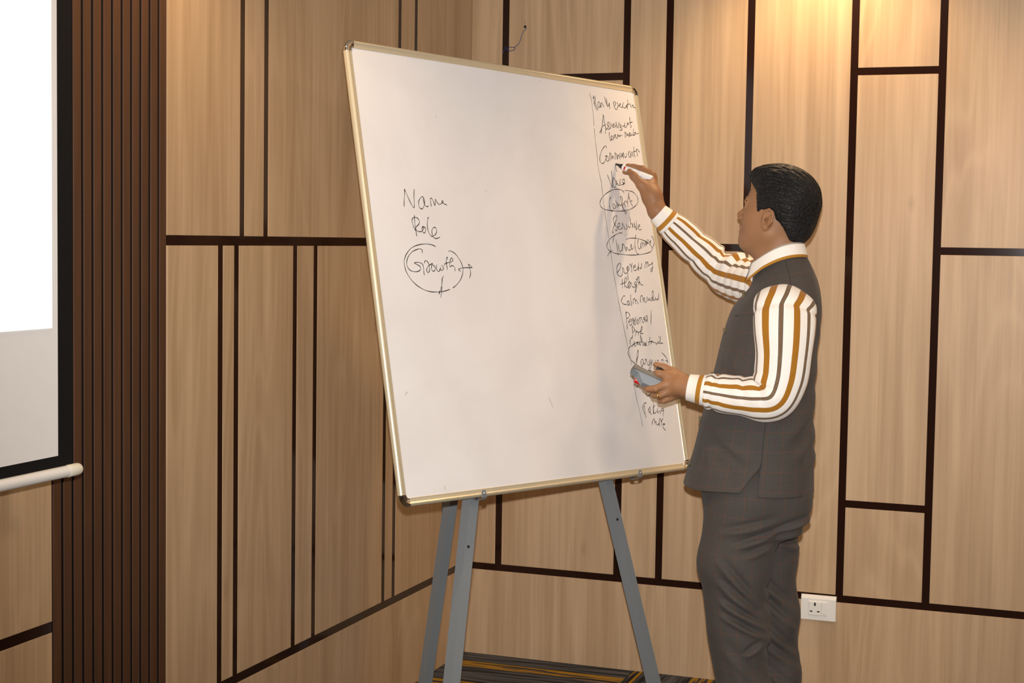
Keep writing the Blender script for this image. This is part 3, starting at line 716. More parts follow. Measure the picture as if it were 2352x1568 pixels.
class SDF:
    def __init__(s): s.p = []

    def cone(s, a, b, ra, rb, k=0.012, op=1):
        s.p.append(('c', np.array(a, float), np.array(b, float), ra, rb, k, op)); return s

    def ell(s, c, r, R=None, k=0.012, op=1):
        """R columns are the ellipsoid axes"""
        s.p.append(('e', np.array(c, float), np.array(r, float), np.eye(3) if R is None else np.array(R, float), None, k, op)); return s

    def chain(s, pts, rad, k=0.004, first=None):
        for i in range(len(pts) - 1):
            s.cone(pts[i], pts[i + 1], rad[i], rad[i + 1], first if (i == 0 and first) else k)
        return s

    @staticmethod
    def dist(p, X):
        if p[0] == 'c':
            a, b, ra, rb = p[1:5]; ab = b - a; L = ab @ ab + 1e-12
            t = np.clip(((X - a) @ ab) / L, 0, 1)
            d = X - a - t[:, None] * ab
            return np.sqrt((d * d).sum(1)) - (ra + (rb - ra) * t)
        c, r, R = p[1:4]
        q = (X - c) @ R
        k0 = np.sqrt(((q / r) ** 2).sum(1)); k1 = np.sqrt(((q / (r * r)) ** 2).sum(1)) + 1e-9
        return k0 * (k0 - 1) / k1

    def bound(s, p):
        if p[0] == 'c':
            r = max(p[3], p[4]); return np.minimum(p[1], p[2]) - r, np.maximum(p[1], p[2]) + r
        r = p[2].max(); return p[1] - r, p[1] + r

    def ev(s, X, idx=None):
        d = np.full(len(X), 1.0)
        for i in (range(len(s.p)) if idx is None else idx):
            p = s.p[i]; e = s.dist(p, X); k = p[5]
            if p[6] > 0:
                h_ = np.maximum(k - np.abs(d - e), 0) / k if k > 0 else 0
                d = np.minimum(d, e) - h_ * h_ * k * 0.25
            else:
                e = -e
                h_ = np.maximum(k - np.abs(d - e), 0) / k if k > 0 else 0
                d = np.maximum(d, e) + h_ * h_ * k * 0.25
        return d

    def mesh(s, h, B=12, disp=None):
        lo = np.min([s.bound(p)[0] for p in s.p if p[6] > 0], 0) - 0.03
        hi = np.max([s.bound(p)[1] for p in s.p if p[6] > 0], 0) + 0.03
        nb = np.ceil((hi - lo) / (h * B)).astype(int)
        R_ = h * B * 0.8661
        g = np.stack(np.meshgrid(*[np.arange(n) for n in nb], indexing='ij'), -1).reshape(-1, 3)
        cen = lo + (g + 0.5) * h * B
        PD = np.stack([s.dist(p, cen) for p in s.p], 1)
        best = np.where(np.array([p[6] for p in s.p]) > 0, PD, 9).min(1)
        act = np.where(best < R_ * 1.15 + 0.012)[0]
        loc_ = np.stack(np.meshgrid(*[np.arange(B + 1)] * 3, indexing='ij'), -1).reshape(-1, 3)
        N = nb * B + 2
        VK = []; VP = []; E = [[], [], []]
        cid = lambda ijk: (ijk[:, 0].astype(np.int64) * N[1] + ijk[:, 1]) * N[2] + ijk[:, 2]
        ed = [((0, 0, 0), (1, 0, 0)), ((0, 1, 0), (1, 1, 0)), ((0, 0, 1), (1, 0, 1)), ((0, 1, 1), (1, 1, 1)),
              ((0, 0, 0), (0, 1, 0)), ((1, 0, 0), (1, 1, 0)), ((0, 0, 1), (0, 1, 1)), ((1, 0, 1), (1, 1, 1)),
              ((0, 0, 0), (0, 0, 1)), ((1, 0, 0), (1, 0, 1)), ((0, 1, 0), (0, 1, 1)), ((1, 1, 0), (1, 1, 1))]
        for ai in act:
            idx = np.where(PD[ai] < R_ + 0.05)[0]
            o0 = g[ai] * B
            X = lo + (o0 + loc_) * h
            F_ = s.ev(X, idx)
            if F_.min() > 0 or F_.max() < 0: continue
            F_ = F_.reshape(B + 1, B + 1, B + 1)
            ins = F_ < 0
            cnt = np.zeros((B, B, B)); acc = np.zeros((B, B, B, 3))
            for (p0, p1) in ed:
                a = F_[p0[0]:p0[0] + B, p0[1]:p0[1] + B, p0[2]:p0[2] + B]; b = F_[p1[0]:p1[0] + B, p1[1]:p1[1] + B, p1[2]:p1[2] + B]
                cr = (a < 0) != (b < 0)
                t = np.where(cr, a / np.where(cr, a - b, 1), 0)
                cnt += cr
                for ax in range(3): acc[..., ax] += np.where(cr, p0[ax] + (p1[ax] - p0[ax]) * t, 0)
            w_ = np.argwhere(cnt > 0)
            if len(w_) == 0: continue
            off = acc[w_[:, 0], w_[:, 1], w_[:, 2]] / cnt[w_[:, 0], w_[:, 1], w_[:, 2]][:, None]
            VK.append(cid(o0 + w_)); VP.append(lo + (o0 + w_ + off) * h)
            for ax in range(3):
                sl = [slice(0, B)] * 3; sh = [slice(0, B)] * 3; sh[ax] = slice(1, B + 1)
                A_ = ins[tuple(sl)]; C_ = ins[tuple(sh)]
                e_ = np.argwhere(A_ != C_)
                if len(e_): E[ax].append(np.concatenate([o0 + e_, A_[e_[:, 0], e_[:, 1], e_[:, 2]][:, None].astype(int)], 1))
        VK = np.concatenate(VK); VP = np.concatenate(VP)
        order = np.argsort(VK); VK = VK[order]; VP = VP[order]
        faces = []
        for ax in range(3):
            if not E[ax]: continue
            e_ = np.concatenate(E[ax]); fl = e_[:, 3] > 0; e_ = e_[:, :3]
            u_, v_ = (ax + 1) % 3, (ax + 2) % 3
            du = np.zeros(3, int); du[u_] = 1; dv = np.zeros(3, int); dv[v_] = 1
            ks = [cid(e_ - du - dv), cid(e_ - dv), cid(e_), cid(e_ - du)]
            ii = [np.clip(np.searchsorted(VK, k_), 0, len(VK) - 1) for k_ in ks]
            ok = np.all([VK[i_] == k_ for i_, k_ in zip(ii, ks)], 0)
            q = np.stack(ii, 1)[ok]; f_ = fl[ok]
            q[~f_] = q[~f_][:, ::-1]
            faces.append(q)
        return VP, np.concatenate(faces)


def smooth_verts(V, F, it=2, lam=0.5):
    e = np.concatenate([F[:, [0, 1]], F[:, [1, 2]], F[:, [2, 3]], F[:, [3, 0]]]); e = np.concatenate([e, e[:, ::-1]])
    cnt = np.bincount(e[:, 0], minlength=len(V))[:, None] + 1e-9
    for _ in range(it):
        A = np.stack([np.bincount(e[:, 0], V[e[:, 1], k], len(V)) for k in range(3)], 1) / cnt
        V = V + lam * (A - V)
    return V


def vnormals(V, F):
    n = np.cross(V[F[:, 2]] - V[F[:, 0]], V[F[:, 3]] - V[F[:, 1]])
    N = np.zeros_like(V)
    for j in range(4):
        for k in range(3): N[:, k] += np.bincount(F[:, j], n[:, k], len(V))
    return N / (np.linalg.norm(N, axis=1)[:, None] + 1e-12)


def np_mesh(name, V, F, mat, parent=None, uv=None, label=None, smooth=True):
    """uv: (nverts,2) array, or per-loop array"""
    me = bpy.data.meshes.new(name)
    F = np.asarray(F)
    me.vertices.add(len(V)); me.vertices.foreach_set('co', np.asarray(V, np.float32).ravel())
    me.loops.add(F.size); me.loops.foreach_set('vertex_index', F.ravel().astype(np.int32))
    me.polygons.add(len(F)); me.polygons.foreach_set('loop_start', np.arange(0, F.size, F.shape[1], dtype=np.int32))
    try: me.polygons.foreach_set('loop_total', np.full(len(F), F.shape[1], np.int32))
    except Exception: pass
    me.update(calc_edges=True); me.validate()
    if uv is not None:
        L = me.uv_layers.new(name='UVMap')
        u_ = uv if len(uv) == F.size and len(uv) != len(V) else np.asarray(uv)[F.ravel()]
        L.data.foreach_set('uv', np.asarray(u_, np.float32).ravel())
    me.materials.append(mat)
    me.polygons.foreach_set('use_smooth', np.full(len(F), smooth))
    me.update()
    return link(name, me, parent, None, label)


def catm(A, n):
    """Catmull-Rom resample rows of A: n steps per span"""
    A = np.asarray(A, float); out = []
    for i in range(len(A) - 1):
        p0, p1, p2, p3 = A[max(i - 1, 0)], A[i], A[i + 1], A[min(i + 2, len(A) - 1)]
        for k in range(n):
            t = k / n
            out.append(0.5 * (2 * p1 + (p2 - p0) * t + (2 * p0 - 5 * p1 + 4 * p2 - p3) * t * t + (3 * p1 - p0 - 3 * p2 + p3) * t ** 3))
    out.append(A[-1])
    return np.array(out)


# ------------------------------------------------------------------ figure frame and materials
OM = np.array([1.285, -1.0, 0.0]); FW = np.array([-0.96465, -0.26353, 0.0]); LF = np.array([0.26353, -0.96465, 0.0]); UP = np.array([0, 0, 1.0])


def W(X, Y, Z): return OM + X * FW + Y * LF + Z * UP


def WA(A):
    A = np.asarray(A, float); return OM + A[..., 0:1] * FW + A[..., 1:2] * LF + A[..., 2:3] * UP


def _skin():
    k = NT('skin')
    tc = k.n('ShaderNodeTexCoord'); n1 = k.n('ShaderNodeTexNoise', i_Scale=28.0, i_Detail=4.0); k.l(tc, 'Object', n1, 'Vector')
    k.base(k.mix(n1.outputs[0], srgb(142, 100, 68), srgb(162, 118, 84)))
    k.set(Roughness=0.52); k.b.inputs['Specular IOR Level'].default_value = 0.3
    k.b.inputs['Subsurface Weight'].default_value = 0.12
    k.b.inputs['Subsurface Radius'].default_value = (0.012, 0.005, 0.003)
    k.b.inputs['Subsurface Scale'].default_value = 0.6
    n2 = k.n('ShaderNodeTexNoise', i_Scale=420.0, i_Detail=3.0); k.l(tc, 'Object', n2, 'Vector')
    k.bump(n2.outputs[0], 0.18, 0.0012)
    return k.m


def _hair():
    k = NT('black_hair')
    tc = k.n('ShaderNodeTexCoord'); mp = k.n('ShaderNodeMapping'); mp.inputs['Scale'].default_value = (60, 420, 120); mp.inputs['Rotation'].default_value = (0.2, 0.5, 0.3)
    k.l(tc, 'Object', mp, 'Vector')
    n1 = k.n('ShaderNodeTexNoise', i_Scale=1.0, i_Detail=4.0, i_Distortion=0.8); k.l(mp, 0, n1, 'Vector')
    k.base(k.mix(n1.outputs[0], srgb(8, 7, 7), srgb(22, 19, 18)))
    k.set(Roughness=0.48); k.b.inputs['Specular IOR Level'].default_value = 0.30
    k.bump(n1.outputs[0], 0.9, 0.006)
    return k.m


def _shirt():
    """white cotton; u runs round the sleeve in metres: ochre stripe and triple dark stripe per repeat"""
    k = NT('striped_shirt_cotton')
    uv = k.n('ShaderNodeUVMap'); sp = k.n('ShaderNodeSeparateXYZ'); k.l(uv, 0, sp, 0)
    PER = 0.0735
    fr = k.math('FRACT', k.math('DIVIDE', sp.outputs[0], PER))
    def band(a, b): return k.math('MULTIPLY', k.math('GREATER_THAN', fr, a), k.math('LESS_THAN', fr, b))
    och = band(0.10, 0.335)
    thin = band(0.660, 0.686)
    for a in (0.698, 0.736, 0.774): thin = k.math('ADD', thin, band(a, a + 0.026))
    goldb = band(0.660, 0.800)
    white = srgb(238, 232, 224)
    c = k.mix(och, white, srgb(160, 106, 26))
    c = k.mix(k.math('MULTIPLY', goldb, 0.8), c, srgb(176, 132, 72))
    c = k.mix(thin, c, srgb(48, 28, 14))
    # plain cuff/cap zones carry v >= 5
    pl = k.math('GREATER_THAN', sp.outputs[1], 5.0)
    c = k.mix(pl, c, white)
    cu = k.math('MULTIPLY', k.math('GREATER_THAN', sp.outputs[1], 6.40), k.math('LESS_THAN', sp.outputs[1], 6.72))
    c = k.mix(cu, c, srgb(172, 118, 36))
    tr = k.math('FRACT', k.math('MULTIPLY', sp.outputs[1], 12.5))
    st = k.math('MULTIPLY', k.math('GREATER_THAN', sp.outputs[1], 7.0), k.math('GREATER_THAN', tr, 0.5))
    c = k.mix(st, c, srgb(74, 48, 28))
    k.base(c)
    k.set(Roughness=0.75); k.b.inputs['Specular IOR Level'].default_value = 0.25
    k.b.inputs['Sheen Weight'].default_value = 0.1
    tc = k.n('ShaderNodeTexCoord'); n2 = k.n('ShaderNodeTexNoise', i_Scale=26.0, i_Detail=3.0, i_Distortion=0.6); k.l(tc, 'Object', n2, 'Vector')
    k.bump(n2.outputs[0], 0.35, 0.006)
    return k.m


def _suit():
    """grey-brown wool with a faint rust windowpane check; uv in metres"""
    k = NT('grey_check_wool')
    uv = k.n('ShaderNodeUVMap'); sp = k.n('ShaderNodeSeparateXYZ'); k.l(uv, 0, sp, 0)
    tc = k.n('ShaderNodeTexCoord')
    n1 = k.n('ShaderNodeTexNoise', i_Scale=950.0, i_Detail=2.0); k.l(tc, 'Object', n1, 'Vector')
    n2 = k.n('ShaderNodeTexNoise', i_Scale=14.0, i_Detail=3.0); k.l(tc, 'Object', n2, 'Vector')
    c = k.mix(n1.outputs[0], srgb(42, 39, 36), srgb(94, 88, 81))
    c = k.mix(k.math('MULTIPLY', n2.outputs[0], 0.35), c, srgb(60, 60, 63))
    def lines(o, per, off, wd):
        fr = k.math('FRACT', k.math('DIVIDE', k.math('ADD', o, off), per)); return k.math('LESS_THAN', fr, wd / per)
    g = k.math('ADD', lines(sp.outputs[0], 0.043, 3.0, 0.0022), lines(sp.outputs[1], 0.052, 3.0, 0.0022), True)
    c = k.mix(k.math('MULTIPLY', g, 0.27), c, srgb(116, 68, 46))
    g2 = k.math('ADD', lines(sp.outputs[0], 0.043, 3.0215, 0.0016), lines(sp.outputs[1], 0.052, 3.026, 0.0016), True)
    c = k.mix(k.math('MULTIPLY', g2, 0.26), c, srgb(82, 42, 36))
    k.base(c)
    k.set(Roughness=0.82); k.b.inputs['Specular IOR Level'].default_value = 0.2
    k.b.inputs['Sheen Weight'].default_value = 0.06; k.b.inputs['Sheen Roughness'].default_value = 0.5
    k.bump(n1.outputs[0], 0.25, 0.001)
    return k.m


M_SKIN = _skin(); M_HAIR = _hair(); M_SHIRT = _shirt(); M_SUIT = _suit()
M_SHOE = simple('black_shoe_leather', srgb(24, 20, 18), 0.3)
M_BUTTON = simple('horn_button', srgb(98, 86, 62), 0.35)
M_GOLD = simple('gold_ring', srgb(236, 190, 96), 0.12, 1.0)
M_EYE = simple('eye_white', srgb(225, 215, 205), 0.2)
M_IRIS = simple('brown_iris', srgb(40, 24, 16), 0.2)
man = thing('person', 'man in grey checked waistcoat and trousers and striped shirt writing on the whiteboard', 'person', tuple(OM))

# ------------------------------------------------------------------ head frame
HD = W(-0.016, -0.009, 1.569)
hy, hp = math.radians(-27.0), math.radians(15.5)        # turned to his right, tilted up
hf = FW * math.cos(hy) + LF * math.sin(hy)
hl = np.cross(UP, hf)
HX = hf * math.cos(hp) + UP * math.sin(hp); HY = hl; HZ = np.cross(HX, HY)
HR = np.stack([HX, HY, HZ], 1)


def HP(x, y, z): return HD + x * HX + y * HY + z * HZ


def roty(a):
    c, s_ = math.cos(a), math.sin(a); return np.array([[c, 0, s_], [0, 1, 0], [-s_, 0, c]])


body = SDF()


def he(c, r, k=0.012, op=1, R=None):
    body.ell(HP(*c), r, HR if R is None else HR @ R, k, op)


def hc(a, b, ra, rb, k=0.012, op=1):
    body.cone(HP(*a), HP(*b), ra, rb, k, op)


# skull, brow, cheeks, jaw
he((-0.002, 0, 0.043), (0.086, 0.073, 0.083))
he((0.038, 0, 0.040), (0.055, 0.062, 0.060), 0.03)
he((0.040, 0, -0.015), (0.055, 0.060, 0.070), 0.03)
for s_ in (-1, 1):
    hc((0.002, s_ * 0.052, -0.045), (0.058, s_ * 0.016, -0.085), 0.020, 0.018, 0.03)
    he((0.052, s_ * 0.040, -0.022), (0.028, 0.022, 0.026), 0.025)
    hc((0.084, s_ * 0.038, 0.020), (0.091, s_ * 0.012, 0.018), 0.009, 0.009, 0.014)
    he((0.020, s_ * 0.052, -0.030), (0.040, 0.020, 0.040), 0.03)
he((0.066, 0, -0.088), (0.017, 0.020, 0.016), 0.02)
he((0.030, 0, -0.080), (0.050, 0.046, 0.030), 0.04)
# nose, mouth
hc((0.090, 0, 0.014), (0.108, 0, -0.020), 0.0072, 0.0096, 0.012)
he((0.1085, 0, -0.025), (0.0112, 0.0115, 0.0092), 0.008)
for s_ in (-1, 1):
    he((0.0990, s_ * 0.0120, -0.029), (0.0095, 0.0072, 0.0080), 0.006)
he((0.0895, 0, -0.0525), (0.0130, 0.024, 0.0080), 0.010)
he((0.0860, 0, -0.066), (0.0125, 0.021, 0.0082), 0.010)
hc((0.1005, -0.016, -0.0592), (0.1005, 0.016, -0.0592), 0.0024, 0.0024, 0.004, -1)
for s_ in (-1, 1):
    he((0.1010, s_ * 0.0085, -0.0370), (0.0056, 0.0044, 0.0042), 0.002, -1)
    he((0.0985, s_ * 0.0335, 0.002), (0.012, 0.017, 0.0095), 0.010, -1)
    he((0.0795, s_ * 0.0325, 0.002), (0.0140, 0.0140, 0.0128), 0.003)
    hc((0.0905, s_ * 0.020, 0.0100), (0.0835, s_ * 0.048, 0.0085), 0.0036, 0.0030, 0.004)
    hc((0.0905, s_ * 0.020, -0.0070), (0.0840, s_ * 0.046, -0.0060), 0.0030, 0.0028, 0.004)
# ears
for s_ in (-1, 1):
    e0 = lambda x, z, y=0.0: (0.000 + x * 0.95, s_ * (0.0765 + y), -0.006 + z * 0.86)
    he(e0(-0.001, 0.000, 0.001), (0.0155, 0.0060, 0.0235), 0.006)
    rim = [e0(0.013, 0.010, 0.002), e0(0.011, 0.024, 0.004), e0(0.000, 0.031, 0.007), e0(-0.012, 0.027, 0.010), e0(-0.018, 0.014, 0.012), e0(-0.0175, -0.002, 0.011), e0(-0.011, -0.016, 0.008)]
    for a_, b_ in zip(rim[:-1], rim[1:]): hc(a_, b_, 0.0036, 0.0036, 0.003)
    he(e0(-0.001, -0.0240, 0.004), (0.0085, 0.0050, 0.0095), 0.006)
    he(e0(0.001, -0.004, 0.0085), (0.0075, 0.0085, 0.0100), 0.003, -1); he(e0(0.005, -0.004, 0.002), (0.0035, 0.0120, 0.0045), 0.002, -1)
    he(e0(-0.004, 0.014, 0.0105), (0.0085, 0.0040, 0.0085), 0.004, -1)
    hc(e0(0.0105, 0.002, 0.003), e0(0.0100, -0.008, 0.003), 0.0045, 0.004, 0.004)
    hc(e0(-0.010, 0.012, 0.0085), e0(-0.009, -0.012, 0.0075), 0.0030, 0.0030, 0.004)
# neck and trunk under the clothes
NK = W(-0.026, 0, 1.435)
body.cone(HP(-0.022, 0, -0.045), NK, 0.057, 0.060, 0.03)
body.cone(HP(0.015, 0, -0.075), W(-0.008, 0, 1.44), 0.040, 0.040, 0.03)
body.cone(NK, W(-0.022, 0, 1.36), 0.056, 0.058, 0.02)
body.cone(W(-0.02, -0.10, 1.35), W(-0.02, 0.10, 1.35), 0.045, 0.045, 0.03)
body.cone(W(-0.020, 0, 1.35), W(0.03, 0, 0.95), 0.060, 0.09, 0.03)
body.cone(W(0.03, 0.05, 0.92), W(0.075, 0.085, 0.78), 0.07, 0.06, 0.03)
body.cone(W(0.03, -0.05, 0.92), W(0.0, -0.085, 0.78), 0.07, 0.06, 0.03)
body.cone(W(0.075, 0.085, 0.78), W(0.07, 0.092, 0.47), 0.055, 0.045, 0.02); body.cone(W(0.07, 0.092, 0.47), W(0.045, 0.095, 0.07), 0.04, 0.035, 0.02)
body.cone(W(0.0, -0.085, 0.78), W(-0.03, -0.09, 0.47), 0.055, 0.045, 0.02); body.cone(W(-0.03, -0.09, 0.47), W(-0.06, -0.09, 0.07), 0.04, 0.035, 0.02)

# ------------------------------------------------------------------ arms and hands
# left arm hangs, elbow bent, hand in front of the board edge
LA = [W(-0.02, 0.12, 1.335), P(1800, 745, 4.115), P(1782, 912, 4.090), P(1640, 900, 4.143), P(1583, 889, 4.157)]
body.chain(LA, [0.042, 0.044, 0.038, 0.027, 0.0255], 0.02)
LH = P(1583, 889, 4.155)


def finger(pts, rad, k=0.004, root=0.012):
    body.chain([P(*p) for p in pts], rad, k, root)


dL = 4.175
# palm
body.cone(LH, P(1560, 886, dL - 0.012), 0.0265, 0.027, 0.015)
for (x0_, y0_, x1_, y1_, dd) in ((1562, 872, 1533, 863, 0.0), (1562, 882, 1532, 881, -0.010), (1563, 893, 1535, 897, -0.008), (1564, 902, 1540, 910, 0.004)):
    body.cone(P(x0_, y0_, dL + dd), P(x1_, y1_, dL + dd), 0.0145, 0.0115, 0.012)
finger([(1535, 862, dL), (1512, 857, dL + .004), (1504, 861, dL + .020), (1508, 868, dL + .034)], [0.0108, 0.0098, 0.0090, 0.0078])
finger([(1533, 880, dL - .010), (1506, 892, dL - .017), (1490, 893, dL - .006), (1481, 888, dL + .012)], [0.0105, 0.0096, 0.0090, 0.0076], 0.002, 0.008)
finger([(1536, 898.5, dL - .008), (1514, 908, dL - .011), (1502, 907, dL + .004), (1498, 901, dL + .020)], [0.0098, 0.0088, 0.0082, 0.0072], 0.002, 0.006)
finger([(1541, 913, dL + .004), (1525, 920, dL + .000), (1516, 919.5, dL + .012), (1513, 914, dL + .026)], [0.0090, 0.0078, 0.0072, 0.0064], 0.002, 0.006)
finger([(1568, 872, dL + .010), (1546, 853, dL + .022), (1524, 843, dL + .024), (1507, 836.5, dL + .022)], [0.0165, 0.0122, 0.0100, 0.0078], 0.006, 0.02)
# right arm reaches out to the board
RA = [W(-0.02, -0.12, 1.345), P(1752, 655, 4.50), P(1660, 632, 4.69), P(1560, 534, 4.707), P(1509, 483, 4.700)]
body.chain(RA, [0.042, 0.044, 0.038, 0.030, 0.0255], 0.02)
dR = 4.722
body.cone(P(1509, 483, 4.70), P(1499, 452, dR - .012), 0.0255, 0.0280, 0.015)
body.cone(P(1499, 452, dR - .010), P(1492, 428, dR - .004), 0.0265, 0.0225, 0.018)
for (x1_, y1_, dd) in ((1496, 402, 0.008), (1499, 408, 0.028), (1498, 418, 0.046), (1495, 428, 0.060)):
    body.cone(P(1498, 448, dR + dd * 0.4), P(x1_, y1_, dR + dd), 0.0175, 0.0122, 0.014)
finger([(1497, 402, dR + .008), (1476, 387.5, dR + .022), (1456, 383, dR + .036), (1442, 380.5, dR + .044)], [0.0118, 0.0100, 0.0090, 0.0076])
finger([(1499, 409, dR + .030), (1476, 399, dR + .052), (1452, 396, dR + .060), (1435, 394.5, dR + .054)], [0.0115, 0.0098, 0.0088, 0.0076])
finger([(1497, 419, dR + .046), (1478, 413, dR + .074), (1468, 420, dR + .070), (1474, 428, dR + .052)], [0.0108, 0.0092, 0.0084, 0.0072])
finger([(1494, 429, dR + .060), (1480, 427, dR + .082), (1474, 434, dR + .074), (1480, 440, dR + .058)], [0.0095, 0.0082, 0.0074, 0.0064])
finger([(1494, 448, dR - .022), (1473, 424, dR - .020), (1456, 404, dR - .012), (1445.5, 393, dR + .004)], [0.0185, 0.0138, 0.0112, 0.0086], 0.008, 0.02)

V, Fq = body.mesh(0.0019)
V = smooth_verts(V, Fq, 2, 0.5)
np_mesh('body', V, Fq, M_SKIN, man, label='brown skin of head and hands')
# eyes
for s_ in (-1, 1):
    m = SDF(); m.ell(HP(0.0780, s_ * 0.0325, 0.0018), (0.0138, 0.0132, 0.0122), HR)
    v_, f_ = m.mesh(0.0018, 8); ey = np_mesh('eye', v_, f_, M_EYE, man)
    m = SDF(); m.ell(HP(0.0890, s_ * 0.0340, 0.0018), (0.0036, 0.0054, 0.0054), HR)
    v_, f_ = m.mesh(0.0012, 8); np_mesh('iris', v_, f_, M_IRIS, ey)
    m = SDF(); pts = [HP(0.0965, s_ * 0.014, 0.0245), HP(0.0945, s_ * 0.032, 0.0290), HP(0.0840, s_ * 0.050, 0.0225)]
    m.chain(pts, [0.0030, 0.0034, 0.0018], 0.002)
    v_, f_ = m.mesh(0.0014, 8); np_mesh('eyebrow', v_, f_, M_HAIR, man)
    m = SDF(); m.chain([HP(0.0955, s_ * 0.022, 0.0075), HP(0.0955, s_ * 0.034, 0.0085), HP(0.0885, s_ * 0.048, 0.0060)], [0.0011, 0.0014, 0.0009], 0.001)
    v_, f_ = m.mesh(0.0009, 8); np_mesh('eyelashes', v_, f_, M_HAIR, man)

# ------------------------------------------------------------------ hair
hair = SDF()


def ge(c, r, k=0.015, op=1, R=None):
    hair.ell(HP(*c), r, HR if R is None else HR @ R, k, op)


ge((-0.002, 0, 0.050), (0.0945, 0.0815, 0.091))
ge((-0.034, 0, 0.036), (0.0600, 0.075, 0.082), 0.03)
ge((0.040, 0, 0.098), (0.062, 0.060, 0.034), 0.03, 1, roty(0.10))
ge((0.082, -0.004, 0.092), (0.028, 0.046, 0.020), 0.02, 1, roty(0.35))
ge((-0.052, 0, -0.012), (0.043, 0.060, 0.052), 0.03)
for s_ in (-1, 1):
    hair.cone(HP(0.036, s_ * 0.066, 0.045), HP(0.033, s_ * 0.0665, 0.004), 0.013, 0.0075, 0.01)
# bare face, ears and neck
hair.ell(HP(0.122, 0, -0.012), (0.081, 0.30, 0.088), HR, 0.010, -1)
hair.ell(HP(-0.000, 0, -0.078), (0.066, 0.30, 0.083), HR, 0.008, -1)
for s_ in (-1, 1):
    hair.ell(HP(0.000, s_ * 0.085, -0.005), (0.0205, 0.030, 0.0285), HR, 0.004, -1)
V, Fq = hair.mesh(0.0026)
V = smooth_verts(V, Fq, 2, 0.5)
N_ = vnormals(V, Fq)
q = (V - HD) @ HR
# combed strands: shallow grooves running back over the crown and down the sides
ph = np.arctan2(q[:, 1], q[:, 2] - 0.02)
g_ = np.sin(ph * 46 + 6 * q[:, 0] / 0.1 + 1.5 * np.sin(q[:, 0] * 60)) * 0.5 + 0.5 * np.sin(ph * 83 + 2.0 * np.sin(q[:, 0] * 41 + ph * 3))
topf = np.clip((q[:, 2] - 0.0) / 0.10, 0, 1)
V = V + N_ * (g_ * (0.0006 + 0.0013 * topf))[:, None]
np_mesh('hair', V, Fq, M_HAIR, man, label='short combed black hair')


# ------------------------------------------------------------------ cloth lofts
def frames(path, ref):
    n = len(path); T = np.zeros_like(path)
    T[1:-1] = path[2:] - path[:-2]; T[0] = path[1] - path[0]; T[-1] = path[-1] - path[-2]
    T /= np.linalg.norm(T, axis=1)[:, None]
    A = np.zeros_like(path); a = np.array(ref, float)
    for i in range(n):
        a = a - T[i] * (a @ T[i]); a /= np.linalg.norm(a); A[i] = a
    return T, A, np.cross(T, A)


def sleeve(name, ctrl, rads, ref, u_off, disp, nring=10, seg=84, label=None, circ=0.44, cap=0.0):
    path = catm(ctrl, nring); R_ = catm(rads, nring)
    T, A, B = frames(path, ref)
    n = len(path); V = np.zeros((n, seg + 1, 3)); UV = np.zeros((n, seg + 1, 2))
    s_len = np.concatenate([[0], np.cumsum(np.linalg.norm(np.diff(path, axis=0), axis=1))])
    th = np.linspace(0, 2 * math.pi, seg + 1)
    for i in range(n):
        t = i / (n - 1)
        d = disp(th, s_len[i], s_len[-1]) * min(1.0, (s_len[-1] - s_len[i]) / 0.03)
        V[i] = path[i] + ((R_[i, 0] + d) * np.cos(th))[:, None] * A[i] + ((R_[i, 1] + d) * np.sin(th))[:, None] * B[i]
        UV[i, :, 0] = th / (2 * math.pi) * circ + u_off + (max(0.0, cap - s_len[i]) * 0.8 if cap else 0.0); UV[i, :, 1] = s_len[i]
    idx = np.arange(n * (seg + 1)).reshape(n, seg + 1)
    F_ = np.stack([idx[:-1, :-1], idx[:-1, 1:], idx[1:, 1:], idx[1:, :-1]], -1).reshape(-1, 4)
    o = np_mesh(name, V.reshape(-1, 3), F_, M_SHIRT, shirt, UV.reshape(-1, 2), label)
    return o, path, T, A, B, R_


def ridge(x, c, w_): return np.exp(-((x - c) / w_) ** 2)


shirt = bpy.data.objects.new('shirt', None); COL.objects.link(shirt); shirt.parent = man
shirt.matrix_parent_inverse = WM[man.name].inverted(); shirt.empty_display_size = 0.1
shirt['label'] = 'white shirt with ochre and thin dark brown stripes'


def saw(x):
    """soft pleat wave: rounded crest, sharp valley"""
    return 2 * np.abs(np.sin(np.pi * x)) ** 0.7 - 1.2


def angd(a, b): return np.abs((a - b + math.pi) % (2 * math.pi) - math.pi)


